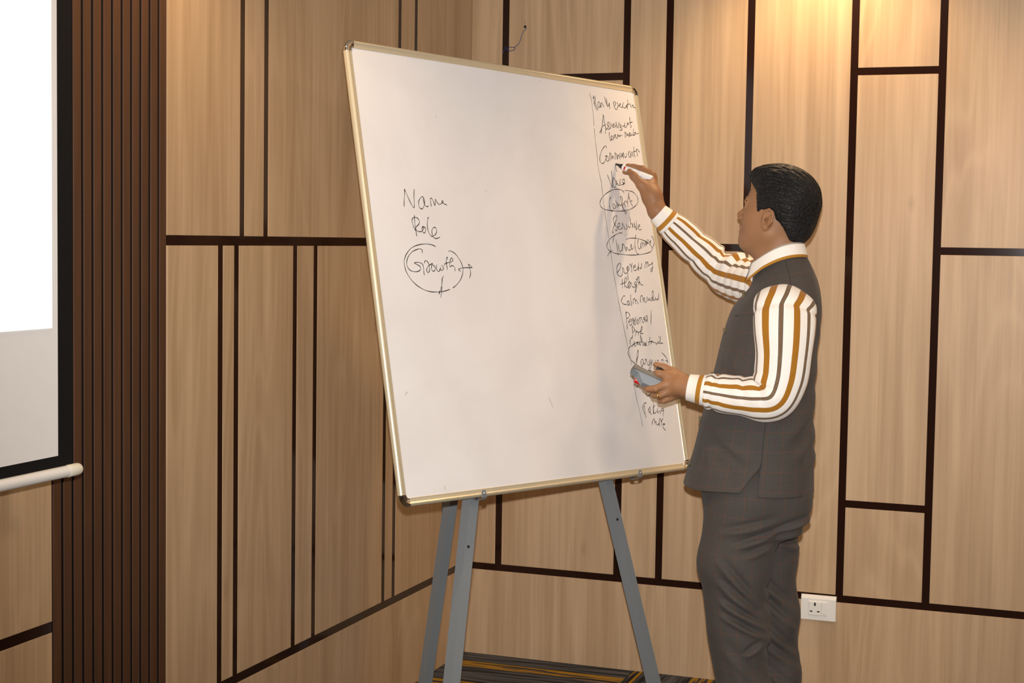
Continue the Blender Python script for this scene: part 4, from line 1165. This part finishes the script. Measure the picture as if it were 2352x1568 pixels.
def dispL(th, s_, L):
    d = np.zeros_like(th)
    # long hanging folds on the upper sleeve, gathers at the elbow and above the cuff
    up_ = np.clip(1 - s_ / 0.36, 0, 1); el = ridge(s_, 0.335, 0.055); fo = ridge(s_, 0.50, 0.08)
    d += 0.0036 * up_ * np.sin(3 * th + 0.6 + 5 * s_) + 0.0026 * up_ * np.sin(5 * th + 1.0)
    d += 0.0075 * el * saw((s_ - 0.335) * 22 + 0.25 * np.cos(th)) * np.clip(np.cos(th - 2.8), 0, 1)
    d += 0.0050 * fo * saw(s_ * 15 + 0.35 * np.sin(th)) * (0.4 + 0.6 * np.clip(np.cos(th - 2.2), 0, 1))
    d += 0.0060 * ridge(s_, 0.475 + 0.012 * np.sin(th), 0.008) * (0.6 + 0.4 * np.cos(th - 1.5))
    d -= 0.0050 * ridge(s_, 0.462 + 0.012 * np.sin(th), 0.006) * (0.6 + 0.4 * np.cos(th - 1.5))
    d += 0.0045 * ridge(s_, 0.40, 0.014) * np.clip(np.cos(th - 2.5), 0, 1)
    d -= 0.0050 * ridge(s_, 0.098, 0.006) * np.clip(np.cos(th * 0.5 - 0.9), 0, 1)
    d += 0.0040 * ridge(s_, 0.14, 0.05) * np.sin(7 * th + 18 * s_) * np.clip(-np.sin(th) + 0.2, 0, 1)
    d += 0.0016 * np.sin(2 * th + s_ * 30)
    d += 0.0110 * ridge(s_, 0.345, 0.030) * np.clip(np.cos(th), 0, 1) ** 2
    return d


LCTRL = [W(-0.022, 0.085, 1.312), W(-0.022, 0.130, 1.315), P(1800, 716, 4.125), P(1799, 764, 4.095), P(1797, 820, 4.085), P(1791, 872, 4.085), P(1776, 907, 4.090), P(1745, 912, 4.100), P(1700, 909, 4.118), P(1652, 902, 4.135), P(1626, 897, 4.144), P(1617, 895.5, 4.147)]
LRAD = [(0.072, 0.070), (0.078, 0.074), (0.0795, 0.071), (0.0800, 0.066), (0.0720, 0.060), (0.0680, 0.058), (0.0620, 0.057), (0.0545, 0.053), (0.0510, 0.048), (0.0485, 0.045), (0.0440, 0.041), (0.0375, 0.0375)]
oL, pL, TL_, AL_, BL_, RL_ = sleeve('sleeve', LCTRL, LRAD, -FW, 0.012, dispL, 14, 120, cap=0.098)


def dispR(th, s_, L):
    d = np.zeros_like(th)
    el = ridge(s_, 0.255, 0.065); fo = ridge(s_, 0.42, 0.08); ua = ridge(s_, 0.16, 0.07)
    d += 0.0080 * ua * saw(s_ * 26 + 0.30 * np.sin(th)) * (0.35 + 0.65 * np.clip(np.cos(th - 1.0), 0, 1))
    d += 0.0080 * el * saw((s_ - 0.255) * 21 + 0.22 * np.cos(th)) * (0.3 + 0.7 * np.clip(np.cos(th - 0.6), 0, 1))
    d += 0.0120 * ridge(s_, 0.285, 0.018) * np.clip(np.cos(th - 0.2), 0, 1)
    d -= 0.0080 * ridge(s_, 0.258, 0.010) * np.clip(np.cos(th - 0.3), 0, 1)
    d += 0.0065 * ridge(s_, 0.395 + 0.01 * np.sin(th), 0.010) * (0.5 + 0.5 * np.cos(th - 0.3))
    d -= 0.0050 * ridge(s_, 0.378 + 0.01 * np.sin(th), 0.007) * (0.5 + 0.5 * np.cos(th - 0.3))
    d += 0.0040 * fo * saw(s_ * 12 + 0.4 * np.sin(th + 1))
    d += 0.0018 * np.sin(2 * th + s_ * 25)
    return d


RCTRL = [W(-0.025, -0.100, 1.335), P(1768, 662, 4.47), P(1735, 650, 4.54), P(1700, 641, 4.625), P(1668, 629, 4.685), P(1640, 606, 4.705), P(1610, 578, 4.710), P(1580, 551, 4.710), P(1554, 528, 4.707), P(1542, 517, 4.705), P(1536, 511.5, 4.704)]
RRAD = [(0.070, 0.070), (0.070, 0.070), (0.066, 0.066), (0.063, 0.063), (0.0600, 0.060), (0.0540, 0.055), (0.0510, 0.052), (0.0470, 0.047), (0.0455, 0.0455), (0.0420, 0.042), (0.0365, 0.0365)]
oR, pR, TR_, AR_, BR_, RR_ = sleeve('sleeve', RCTRL, RRAD, UP, 0.030, dispR, 14, 120)


def cuff(end, dirv, prevA, r0, r1, length, name='cuff'):
    """tapered band: v carries the trim stripe; closes with an inner turn"""
    dirv = dirv / np.linalg.norm(dirv); A = prevA - dirv * (prevA @ dirv); A /= np.linalg.norm(A); B = np.cross(dirv, A)
    rows = [(-0.004, r0 * 0.93, 6.30), (0.0, r0 * 1.02, 6.30), (0.10, r0 * 1.02, 6.32), (0.20, r0 * 1.015, 6.39), (0.201, r0 * 1.015, 6.41), (0.46, r0 + (r1 - r0) * 0.45, 6.71), (0.461, r0 + (r1 - r0) * 0.46, 6.73), (0.97, r1, 6.80), (1.0, r1 * 0.985, 6.8), (0.99, r1 * 0.94, 6.8), (0.6, r1 * 0.92, 6.8)]
    seg = 48; V = []; UV = []
    th = np.linspace(0, 2 * math.pi, seg + 1)
    for (t, r, v) in rows:
        V.append(end + dirv * (t * length) + r * np.cos(th)[:, None] * A + r * np.sin(th)[:, None] * B)
        UV.append(np.stack([th, np.full(seg + 1, v)], 1))
    idx = np.arange(len(rows) * (seg + 1)).reshape(len(rows), seg + 1)
    F_ = np.stack([idx[:-1, :-1], idx[:-1, 1:], idx[1:, 1:], idx[1:, :-1]], -1).reshape(-1, 4)
    return np_mesh(name, np.concatenate(V), F_, M_SHIRT, shirt, np.concatenate(UV))


cuff(P(1621.5, 896.3, 4.1455), P(1581, 889, 4.157) - P(1621.5, 896.3, 4.1455), AL_[-1], 0.0400, 0.0352, np.linalg.norm(P(1581, 889, 4.157) - P(1621.5, 896.3, 4.1455)))
cuff(P(1539.5, 514.7, 4.7045), P(1511, 488, 4.700) - P(1539.5, 514.7, 4.7045), AR_[-1], 0.0388, 0.0312, np.linalg.norm(P(1511, 488, 4.700) - P(1539.5, 514.7, 4.7045)))

# collar: stand, fold and fall round the neck, open at the throat
ph = np.linspace(math.radians(24), math.radians(336), 73)
f0 = 0.5 - 0.5 * np.cos(ph)            # 0 front .. 1 back
s0 = np.sin(ph)
rows = []


def crow(rx, ry, cx_, zf, zb, zs, v, ex=0):
    tipx = ex * np.clip((np.cos(ph) - 0.55) / 0.4, 0, 1)
    z = zf + (zb - zf) * f0 + zs * s0 * s0 - 0.010 * tipx / max(ex, 1e-6) * (ex > 0)
    rows.append((np.stack([cx_ + (rx + tipx) * np.cos(ph), ry * s0, z], 1), v))


crow(0.074, 0.090, -0.020, 1.345, 1.400, 0.000, 5.5)
crow(0.063, 0.060, -0.014, 1.408, 1.462, 0.010, 5.5)
crow(0.066, 0.062, -0.012, 1.430, 1.488, 0.016, 7.10)
crow(0.0690, 0.0645, -0.011, 1.440, 1.500, 0.020, 7.30)
crow(0.0715, 0.0665, -0.011, 1.442, 1.502, 0.020, 7.36)
crow(0.0740, 0.0690, -0.011, 1.4385, 1.499, 0.020, 7.52)
crow(0.0744, 0.0694, -0.011, 1.4375, 1.498, 0.020, 6.35)
crow(0.0790, 0.0760, -0.011, 1.421, 1.483, 0.021, 6.36, 0.003)
crow(0.0825, 0.0820, -0.011, 1.4065, 1.470, 0.022, 6.38, 0.006)
crow(0.0827, 0.0824, -0.011, 1.4060, 1.4695, 0.022, 6.45, 0.006)
crow(0.0842, 0.0850, -0.011, 1.3990, 1.4625, 0.022, 6.70, 0.007)
crow(0.0835, 0.0842, -0.011, 1.3985, 1.4620, 0.022, 6.71, 0.007)
V = WA(np.concatenate([r[0] for r in rows])); UV = np.concatenate([np.stack([ph, np.full(len(ph), r[1])], 1) for r in rows])
idx = np.arange(len(rows) * len(ph)).reshape(len(rows), len(ph))
F_ = np.stack([idx[:-1, :-1], idx[:-1, 1:], idx[1:, 1:], idx[1:, :-1]], -1).reshape(-1, 4)
np_mesh('collar', V, F_, M_SHIRT, shirt, UV, 'white shirt collar with ochre trim')

# ------------------------------------------------------------------ waistcoat
VR = np.array([  # z, cx, a(front-back), b(side), p
    (0.836, 0.050, 0.176, 0.192, 2.25), (0.880, 0.046, 0.170, 0.187, 2.25), (0.930, 0.040, 0.162, 0.180, 2.25), (1.020, 0.032, 0.150, 0.171, 2.25),
    (1.100, 0.021, 0.140, 0.169, 2.25), (1.170, 0.011, 0.133, 0.171, 2.3), (1.250, -0.001, 0.127, 0.176, 2.35), (1.315, -0.014, 0.120, 0.173, 2.4),
    (1.360, -0.022, 0.108, 0.160, 2.4), (1.390, -0.026, 0.097, 0.143, 2.35), (1.415, -0.0265, 0.086, 0.122, 2.25), (1.435, -0.024, 0.0785, 0.100, 2.15), (1.452, -0.020, 0.0730, 0.082, 2.1), (1.462, -0.017, 0.0700, 0.0745, 2.05)])
RV = catm(VR, 8)
phv = math.radians(94)                      # side vent on his left
SEG = 168
zt = 0.915


def vest_disp(ph, z):
    d = np.zeros_like(ph)
    lft = ph                                # radians, 0 front, pi/2 his left, pi back
    def fold(p0, z0, p1, z1, w_, amp):
        # ridge along a segment in (arc, z)
        ax, az = p0 * 0.16, z0; bx, bz = p1 * 0.16, z1
        x = (lft % (2 * math.pi)) * 0.16
        L2 = (bx - ax) ** 2 + (bz - az) ** 2
        t = np.clip(((x - ax) * (bx - ax) + (z - az) * (bz - az)) / L2, 0, 1)
        dd = np.hypot(x - ax - t * (bx - ax), z - az - t * (bz - az))
        return amp * np.exp(-(dd / w_) ** 2) * np.sin(np.pi * np.clip(t * 0.9 + 0.05, 0, 1))
    d += fold(0.75, 1.000, 1.45, 0.925, 0.010, 0.008) - fold(0.72, 0.985, 1.42, 0.908, 0.010, 0.006)
    d += fold(0.55, 0.985, 0.85, 0.90, 0.012, 0.006)
    for q_ in ((2.0, 0.985, 2.9, 1.075, 0.012, 0.008), (2.1, 0.955, 3.0, 1.045, 0.012, -0.007), (2.2, 0.93, 3.1, 1.01, 0.012, 0.008), (2.4, 0.915, 3.1, 0.975, 0.010, -0.007), (2.2, 1.03, 3.0, 1.11, 0.012, 0.006),
               (2.5, 0.90, 3.2, 0.945, 0.010, 0.006), (2.6, 1.13, 3.1, 1.20, 0.015, 0.004), (0.5, 1.21, 1.1, 1.15, 0.014, 0.005), (0.4, 1.10, 1.0, 1.14, 0.014, -0.004), (0.45, 1.18, 1.0, 1.12, 0.012, -0.004),
               (0.8, 0.95, 1.3, 0.87, 0.012, -0.004), (2.4, 1.30, 2.9, 1.24, 0.015, 0.004)):
        d += fold(*q_)
    d += 0.0015 * np.sin(5 * lft + z * 12)
    return d


V = []; UV = []; n = len(RV)
for i, (z, cx_, a_, b_, pw) in enumerate(RV):
    op = max(0.0, (zt - z) / (zt - 0.836))
    w_ = 0.0012 + math.radians(15.0) * op ** 0.9 * (1 if z < zt else 0)
    ph = np.linspace(phv, phv + 2 * math.pi - w_, SEG)
    c, s_ = np.cos(ph), np.sin(ph)
    r_ = (np.abs(c) ** pw + np.abs(s_) ** pw) ** (-1 / pw)
    d = vest_disp(ph % (2 * math.pi), z)
    # the front panel corner lifts forward at the vent
    lift = 0.010 * op * ridge(ph, phv + 2 * math.pi - w_, 0.25)
    x = cx_ + (a_ + d) * r_ * c; y = (b_ + d + lift) * r_ * s_
    zz_ = np.full(SEG, z) + (0.836 - 0.836)
    if z < 0.9:
        zz_ = zz_ - 0.004 * op * np.cos(ph - math.pi) + 0.010 * op * ridge(ph, phv + 2 * math.pi - w_, 0.5)
    wz = np.clip((z - 1.30) / 0.162, 0, 1); wz = wz * wz * (3 - 2 * wz)
    zz_ = zz_ + wz * (-0.007 - 0.028 * c - 0.014 * c * c)
    V.append(np.stack([x, y, zz_], 1)); UV.append(np.stack([ph * 0.158, np.full(SEG, z)], 1))
V = WA(np.concatenate(V)); UV = np.concatenate(UV)
idx = np.arange(n * SEG).reshape(n, SEG)
F_ = np.stack([idx[:-1, :-1], idx[:-1, 1:], idx[1:, 1:], idx[1:, :-1]], -1).reshape(-1, 4)
kz = [i for i in range(n - 1) if RV[i][0] >= zt]
F2 = np.array([(idx[i, SEG - 1], idx[i, 0], idx[i + 1, 0], idx[i + 1, SEG - 1]) for i in kz])
UVb = UV.copy()
FF = np.concatenate([F_, F2])
lu = UV[FF.ravel()].copy()
b0_ = len(F_) * 4
for j in range(len(F2)):
    for kk in (1, 2): lu[b0_ + j * 4 + kk, 0] += 2 * math.pi * 0.158
vest = np_mesh('waistcoat', V, FF, M_SUIT, man, lu, 'sleeveless grey-brown checked wool waistcoat')
sm = vest.modifiers.new('thickness', 'SOLIDIFY'); sm.thickness = 0.0035; sm.offset = -1
# armhole edges: a narrow facing where the sleeve comes out
for s_, pth, Ax, Bx, Rr in ((1, pL, AL_, BL_, RL_), (-1, pR, AR_, BR_, RR_)):
    pass
# shoulder seam, side seam and breast-pocket welt (thin raised lines)
def vsurf(ph, z, off=0.0008):
    k_ = [np.interp(z, RV[:, 0], RV[:, j]) for j in range(5)]
    c, s_ = math.cos(ph), math.sin(ph); r_ = (abs(c) ** k_[4] + abs(s_) ** k_[4]) ** (-1 / k_[4]); d = float(vest_disp(np.array([ph]), z)[0]) + off
    wz = min(max((z - 1.30) / 0.162, 0), 1); wz = wz * wz * (3 - 2 * wz)
    return W(k_[1] + (k_[2] + d) * r_ * c, (k_[3] + d) * r_ * s_, z + wz * (-0.007 - 0.028 * c - 0.014 * c * c))


M_SEAM = simple('dark_seam_thread', srgb(52, 48, 46), 0.9)
MB().tube([vsurf(phv, z, 0.0004) for z in np.linspace(zt, 1.17, 24)], 0.0009, 6).build('side_seam', M_SEAM, vest, True)
MB().tube([vsurf(math.radians(97), z, 0.0004) for z in np.linspace(1.375, 1.455, 16)], 0.0009, 6).build('shoulder_seam', M_SEAM, vest, True)
MB().tube([vsurf(math.radians(a_), z_, 0.0006) for a_, z_ in ((28, 1.305), (40, 1.309), (52, 1.313))], 0.0016, 6).build('pocket_welt', M_SUIT, vest, True)
for z in (1.383, 1.262, 1.142, 1.02, 0.90):
    c_ = vsurf(math.radians(8), z, 0.0035); n_ = FW * 0.98 + LF * 0.2
    MB().tube([c_ - n_ * 0.003, c_ - n_ * 0.001, c_ + n_ * 0.0015, c_ + n_ * 0.003], 0, 14, True, [0.0085, 0.0092, 0.0092, 0.0075]).build('button', M_BUTTON, vest, True, sharp=40)

# ------------------------------------------------------------------ trousers
tr = SDF()
tr.ell(W(0.030, 0, 0.845), (0.150, 0.172, 0.12), np.stack([FW, LF, UP], 1), 0.03)
LL = [W(0.062, 0.082, 0.80), W(0.088, 0.090, 0.64), W(0.074, 0.094, 0.46), W(0.056, 0.096, 0.29), W(0.050, 0.096, 0.055)]
RL = [W(0.004, -0.082, 0.80), W(-0.002, -0.090, 0.64), W(-0.026, -0.090, 0.46), W(-0.045, -0.090, 0.29), W(-0.060, -0.090, 0.055)]
tr.chain(LL, [0.108, 0.093, 0.0775, 0.068, 0.070], 0.03, 0.04)
tr.chain(RL, [0.104, 0.090, 0.0760, 0.066, 0.068], 0.03, 0.03)
for s_ in (-1, 1):
    tr.ell(W(-0.045 + 0.012 * (s_ > 0), s_ * 0.072, 0.800), (0.080, 0.080, 0.095), np.stack([FW, LF, UP], 1), 0.04)
V, Fq = tr.mesh(0.0042)
V = smooth_verts(V, Fq, 3, 0.5)
N_ = vnormals(V, Fq)
q = np.stack([(V - OM) @ FW, (V - OM) @ LF, V[:, 2]], 1)
near = 1 / (1 + np.exp(-(q[:, 1] - 0.005) / 0.006))        # 1 on the left leg
d = np.zeros(len(V))


def tfold(a, b, w_, amp, mask):
    """crease line between (X,Z) points, acting on the outer side of one leg"""
    a = np.array(a); b = np.array(b); ab = b - a; p = q[:, [0, 2]] - a
    t = np.clip((p @ ab) / (ab @ ab), 0, 1); dd = p - t[:, None] * ab
    nrm = np.array([-ab[1], ab[0]]) / np.linalg.norm(ab); sd = dd @ nrm
    r_ = np.hypot(dd[:, 0], dd[:, 1])
    return amp * (np.exp(-(r_ / w_) ** 2) - 0.9 * np.exp(-(((sd + w_ * 1.1) ** 2 + r_ ** 2 - sd ** 2) / w_ ** 2))) * np.sin(np.pi * (0.12 + 0.80 * t)) * mask


sideL = near * np.clip((q[:, 1] - 0.02) / 0.05, 0, 1)
sideR = (1 - near)
sideR = sideR * np.clip((0.02 - q[:, 1]) / 0.04, 0, 1)
for a, b, w_, am in (((0.130, 0.655), (0.035, 0.545), 0.012, 0.008), ((0.128, 0.600), (0.020, 0.505), 0.012, 0.009), ((0.120, 0.548), (0.010, 0.480), 0.010, 0.011), ((0.115, 0.510), (0.012, 0.455), 0.009, 0.010),
                     ((0.020, 0.445), (0.060, 0.415), 0.009, -0.008), ((0.120, 0.735), (-0.010, 0.765), 0.011, 0.007), ((0.090, 0.700), (-0.02, 0.735), 0.010, 0.008), ((0.06, 0.675), (-0.015, 0.70), 0.010, 0.006),
                     ((0.110, 0.42), (0.03, 0.33), 0.016, 0.005), ((0.09, 0.37), (0.02, 0.26), 0.014, 0.004)):
    d += tfold(a, b, w_ * 0.9, am * 1.5, sideL)
for a, b, w_, am in (((0.040, 0.600), (-0.080, 0.490), 0.012, 0.009), ((0.030, 0.545), (-0.085, 0.440), 0.012, 0.008), ((0.02, 0.47), (-0.09, 0.36), 0.013, 0.008), ((0.01, 0.41), (-0.1, 0.32), 0.012, 0.006), ((-0.02, 0.74), (-0.12, 0.77), 0.009, 0.008), ((0.0, 0.715), (-0.11, 0.735), 0.009, 0.007), ((-0.03, 0.685), (-0.10, 0.655), 0.009, 0.006), ((0.0, 0.33), (-0.09, 0.26), 0.013, 0.005)):
    d += tfold(a, b, w_ * 0.9, am * 1.5, np.ones(len(V)) * np.clip((q[:, 2] > 0).astype(float), 0, 1) * np.maximum(1 - near, np.clip((0.02 - q[:, 0]) / 0.05, 0, 1)))
d += 0.0022 * np.sin(q[:, 2] * 38 + q[:, 0] * 30 + q[:, 1] * 20) * np.clip((0.75 - q[:, 2]) / 0.2, 0, 1)
V = V + N_ * d[:, None]
# check pattern coordinates wrapped round each leg
zi = np.array([p[2] for p in LL])[::-1]
lx = np.interp(q[:, 2], zi, [((p - OM) @ FW) for p in LL[::-1]]); rx = np.interp(q[:, 2], zi, [((p - OM) @ FW) for p in RL[::-1]])
cx_ = np.where(near > 0.5, lx, rx); cy_ = np.where(near > 0.5, 0.09, -0.09)
ang = np.arctan2(q[:, 1] - cy_, -(q[:, 0] - cx_))
UV = np.stack([ang * 0.085, q[:, 2] + 0.02 * np.sin(ang)], 1)
lu = UV[Fq.ravel()].reshape(-1, 4, 2)
jump = (lu[:, :, 0].max(1) - lu[:, :, 0].min(1)) > 0.2
lu[jump, :, 0] = np.where(lu[jump, :, 0] < 0, lu[jump, :, 0] + 2 * math.pi * 0.085, lu[jump, :, 0])
trs = np_mesh('trousers', V, Fq, M_SUIT, man, lu.reshape(-1, 2), 'grey-brown checked wool trousers')
# slant pocket opening on the left hip
MB().tube([W(0.120, 0.158, 0.800), W(0.128, 0.160, 0.760), W(0.133, 0.158, 0.715), W(0.136, 0.154, 0.672)], 0.0011, 6).build('pocket_seam', M_SEAM, trs, True)
# shoes
for leg, yaw in ((LL, 0.05), (RL, -0.12)):
    f_ = FW * math.cos(yaw) + LF * math.sin(yaw); b_ = leg[-1] * np.array([1, 1, 0])
    sh = SDF(); s3 = np.stack([f_, np.cross(UP, f_), UP], 1)
    sh.ell(b_ + f_ * -0.02 + UP * 0.045, (0.060, 0.040, 0.048), s3, 0.02); sh.ell(b_ + f_ * 0.09 + UP * 0.032, (0.105, 0.046, 0.036), s3, 0.03)
    sh.cone(b_ + f_ * -0.02 + UP * 0.05, b_ + f_ * -0.01 + UP * 0.09, 0.042, 0.040, 0.02)
    v_, fq_ = sh.mesh(0.005); v_[:, 2] = np.maximum(v_[:, 2], 0.004)
    np_mesh('shoe', v_, fq_, M_SHOE, man)
# ring on the left hand
r0 = P(1520, 904, dL - .0095); r1 = P(1508, 906.8, dL - .004); t_ = (r1 - r0) / np.linalg.norm(r1 - r0)
a_ = np.cross(t_, UP); a_ /= np.linalg.norm(a_); b_ = np.cross(t_, a_); c_ = P(1514.5, 907.5, dL - .0108)
rg = MB()
K = 28
for i in range(K):
    th = 2 * math.pi * i / K; o_ = math.cos(th) * a_ + math.sin(th) * b_
    for (dr, dt) in ((0.0, -0.0016), (0.0011, -0.0008), (0.0011, 0.0008), (0.0, 0.0016)): rg.v.append(tuple(c_ + o_ * (0.0116 + dr) + t_ * dt))
for i in range(K):
    for j in range(4): rg.f.append((i * 4 + j, i * 4 + (j + 1) % 4, ((i + 1) % K) * 4 + (j + 1) % 4, ((i + 1) % K) * 4 + j))
rg.build('finger_ring', M_GOLD, man, True, label='thin gold ring on the left hand')

# ------------------------------------------------------------------ things held in the hands
M_MWHITE = simple('white_marker_barrel', srgb(238, 236, 232), 0.28)
M_MBLACK = simple('black_marker_plastic', srgb(24, 23, 23), 0.3)
M_MRED = simple('red_marker_plastic', srgb(206, 34, 28), 0.3)
M_FELT = simple('worn_felt', srgb(126, 118, 108), 0.95, 0, 0.1, 0.12, 300)
M_GREYP = simple('grey_eraser_plastic', srgb(134, 140, 146), 0.42)
M_DKGREY = simple('dark_eraser_groove', srgb(58, 60, 64), 0.7)


def lathe(name, p0, p1, prof, mat, parent, seg=24):
    """prof: (t along p0-p1 in metres, radius)"""
    p0 = np.array(p0); d_ = np.array(p1) - p0; d_ /= np.linalg.norm(d_)
    return MB().tube([p0 + d_ * t for t, r in prof], 0, seg, True, [max(r, 0.0002) for t, r in prof]).build(name, mat, parent, True, sharp=38)


tip = onback(1414.6, 376.0, 0.0012); end = P(1497.5, 411.0, 4.712)
mk = thing('whiteboard_marker', 'white whiteboard marker with black nib held against the board in his right hand', 'marker', tuple(tip))
Lm = np.linalg.norm(end - tip); dm = (end - tip) / Lm
lathe('nib_holder', tip, end, [(0.0, 0.0014), (0.002, 0.0030), (0.008, 0.0034), (0.012, 0.0040), (0.017, 0.0062), (0.024, 0.0078), (0.030, 0.0080)], M_MBLACK, mk)
lathe('collar_ring', tip, end, [(0.0295, 0.0091), (0.0335, 0.0094), (0.0340, 0.0090)], M_MWHITE, mk)
lathe('barrel', tip, end, [(0.0335, 0.0092), (Lm - 0.003, 0.0098), (Lm - 0.0015, 0.0088), (Lm, 0.0084)], M_MWHITE, mk)
# red mark near the nib and the lettering along the barrel
side = np.cross(dm, RM[2]); side /= np.linalg.norm(side); toc = np.cross(side, dm); toc /= np.linalg.norm(toc)
if toc @ (CAM - tip) < 0: toc = -toc
m = MB()
for i in range(7):
    a = -0.55 + 1.1 * i / 6 + 0.35 * np.sign(side[2]) * -1
    for t in (0.0375, 0.0440):
        m.v.append(tuple(tip + dm * t + (toc * math.cos(a) + side * math.sin(a)) * 0.0096))
for i in range(6): m.f.append((2 * i, 2 * i + 1, 2 * i + 3, 2 * i + 2))
m.build('red_mark', M_MRED, mk, fix=False)
if True:
    cu = bpy.data.curves.new('lettering_curve', 'FONT'); cu.body = 'WHITEBOARD'; cu.size = 0.0068; cu.align_x = 'LEFT'; cu.resolution_u = 2
    ob = bpy.data.objects.new('lettering_tmp', cu); COL.objects.link(ob)
    dg = bpy.context.evaluated_depsgraph_get(); me = bpy.data.meshes.new_from_object(ob.evaluated_get(dg))
    bpy.data.objects.remove(ob)
    sd_ = side if side[2] > 0 else -side
    for v in me.vertices:
        x, y = v.co.x * 0.98, v.co.y - 0.0105
        a = y / 0.0093
        v.co = Vector(tip + dm * (0.066 + x) + (toc * math.cos(a) + sd_ * math.sin(a)) * 0.0099)
    me.materials.clear(); me.materials.append(M_MBLACK)
    link('lettering', me, mk, None, 'black WHITEBOARD lettering')

# duster: grey holder with a felt pad, gripped in the left hand
e0_ = P(1454, 842, 4.186); e1_ = P(1526, 875, 4.192)
ax_ = (e1_ - e0_); Le = np.linalg.norm(ax_); ax_ /= Le
dn = P(1478, 884, 4.180) - P(1486, 862, 4.196); dn -= ax_ * (dn @ ax_); dn /= np.linalg.norm(dn)        # down to the plastic side
wd_ = np.cross(ax_, dn)
du = thing('board_duster', 'grey felt board duster held in his left hand', 'duster', tuple((e0_ + e1_) / 2))


def dpt(a, b, c): return e0_ + ax_ * a + dn * b + wd_ * c


m = MB(); K = 11; HWd = 0.0155
rowsA = []
for i in range(K):
    t = i / (K - 1); a = Le * t
    sag = 0.0035 * math.sin(math.pi * t)
    rowsA.append((a, -0.0035 + sag, 0.0100 + sag * 0.35))
for (a, b0_, b1_) in rowsA:
    for c in (-HWd, HWd):
        m.v.append(tuple(dpt(a, b0_, c))); m.v.append(tuple(dpt(a, b1_, c)))
for i in range(K - 1):
    a = 4 * i; b = a + 4
    m.f += [(a, a + 2, b + 2, b), (a + 1, b + 1, b + 3, a + 3), (a, b, b + 1, a + 1), (a + 2, a + 3, b + 3, b + 2)]
m.f += [(0, 1, 3, 2), (b, b + 2, b + 3, b + 1)]
m.build('felt_pad', M_FELT, du)
m = MB()
for (a0_, a1_, b, cw) in ((0.003, Le, 0.0100, HWd * 0.99), (0.004, Le, 0.0128, HWd * 0.985)):
    m.v += [tuple(dpt(a, b, c)) for a, c in ((a0_, -cw), (a1_, -cw), (a1_, cw), (a0_, cw))]
m.f = [(0, 1, 2, 3), (4, 5, 6, 7), (0, 1, 5, 4), (1, 2, 6, 5), (2, 3, 7, 6), (3, 0, 4, 7)]
m.build('groove', M_DKGREY, du)
m = MB()
for (a0_, a1_, b, cw) in ((0.000, Le, 0.0126, HWd), (0.017, Le, 0.0180, HWd), (0.037, Le - 0.010, 0.0370, HWd * 0.62)):
    m.v += [tuple(dpt(a, b, c)) for a, c in ((a0_, -cw), (a1_, -cw), (a1_, cw), (a0_, cw))]
m.f = [(0, 1, 2, 3)] + [(4 * j + i, 4 * j + (i + 1) % 4, 4 * j + 4 + (i + 1) % 4, 4 * j + 4 + i) for j in (0, 1) for i in range(4)] + [(8, 9, 10, 11)]
m.build('holder', M_GREYP, du)

rp0 = P(1457.5, 870.5, 4.212); rp1 = P(1538, 904, 4.212)
rk = thing('red_marker', 'red-capped marker tucked behind the duster in his left hand', 'marker', tuple(rp0))
lathe('cap', rp0, rp1, [(0.0, 0.0062), (0.0015, 0.0082), (0.004, 0.0086), (0.032, 0.0090), (0.034, 0.0088)], M_MRED, rk)
lathe('barrel', rp0, rp1, [(0.033, 0.0082), (0.088, 0.0082), (0.090, 0.0070)], M_MWHITE, rk)
bp0 = P(1508.5, 846.5, 4.182); bp1 = P(1546, 866, 4.200)
bk = thing('black_marker', 'black-capped marker pinched under his left thumb', 'marker', tuple(bp0))
lathe('cap', bp0, bp1, [(0.0, 0.0058), (0.0008, 0.0074), (0.003, 0.0084), (0.010, 0.0082), (0.020, 0.0062), (0.034, 0.0060)], M_MBLACK, bk)
lathe('barrel', bp0, bp1, [(0.033, 0.0058), (0.060, 0.0058), (0.061, 0.005)], M_MBLACK, bk)
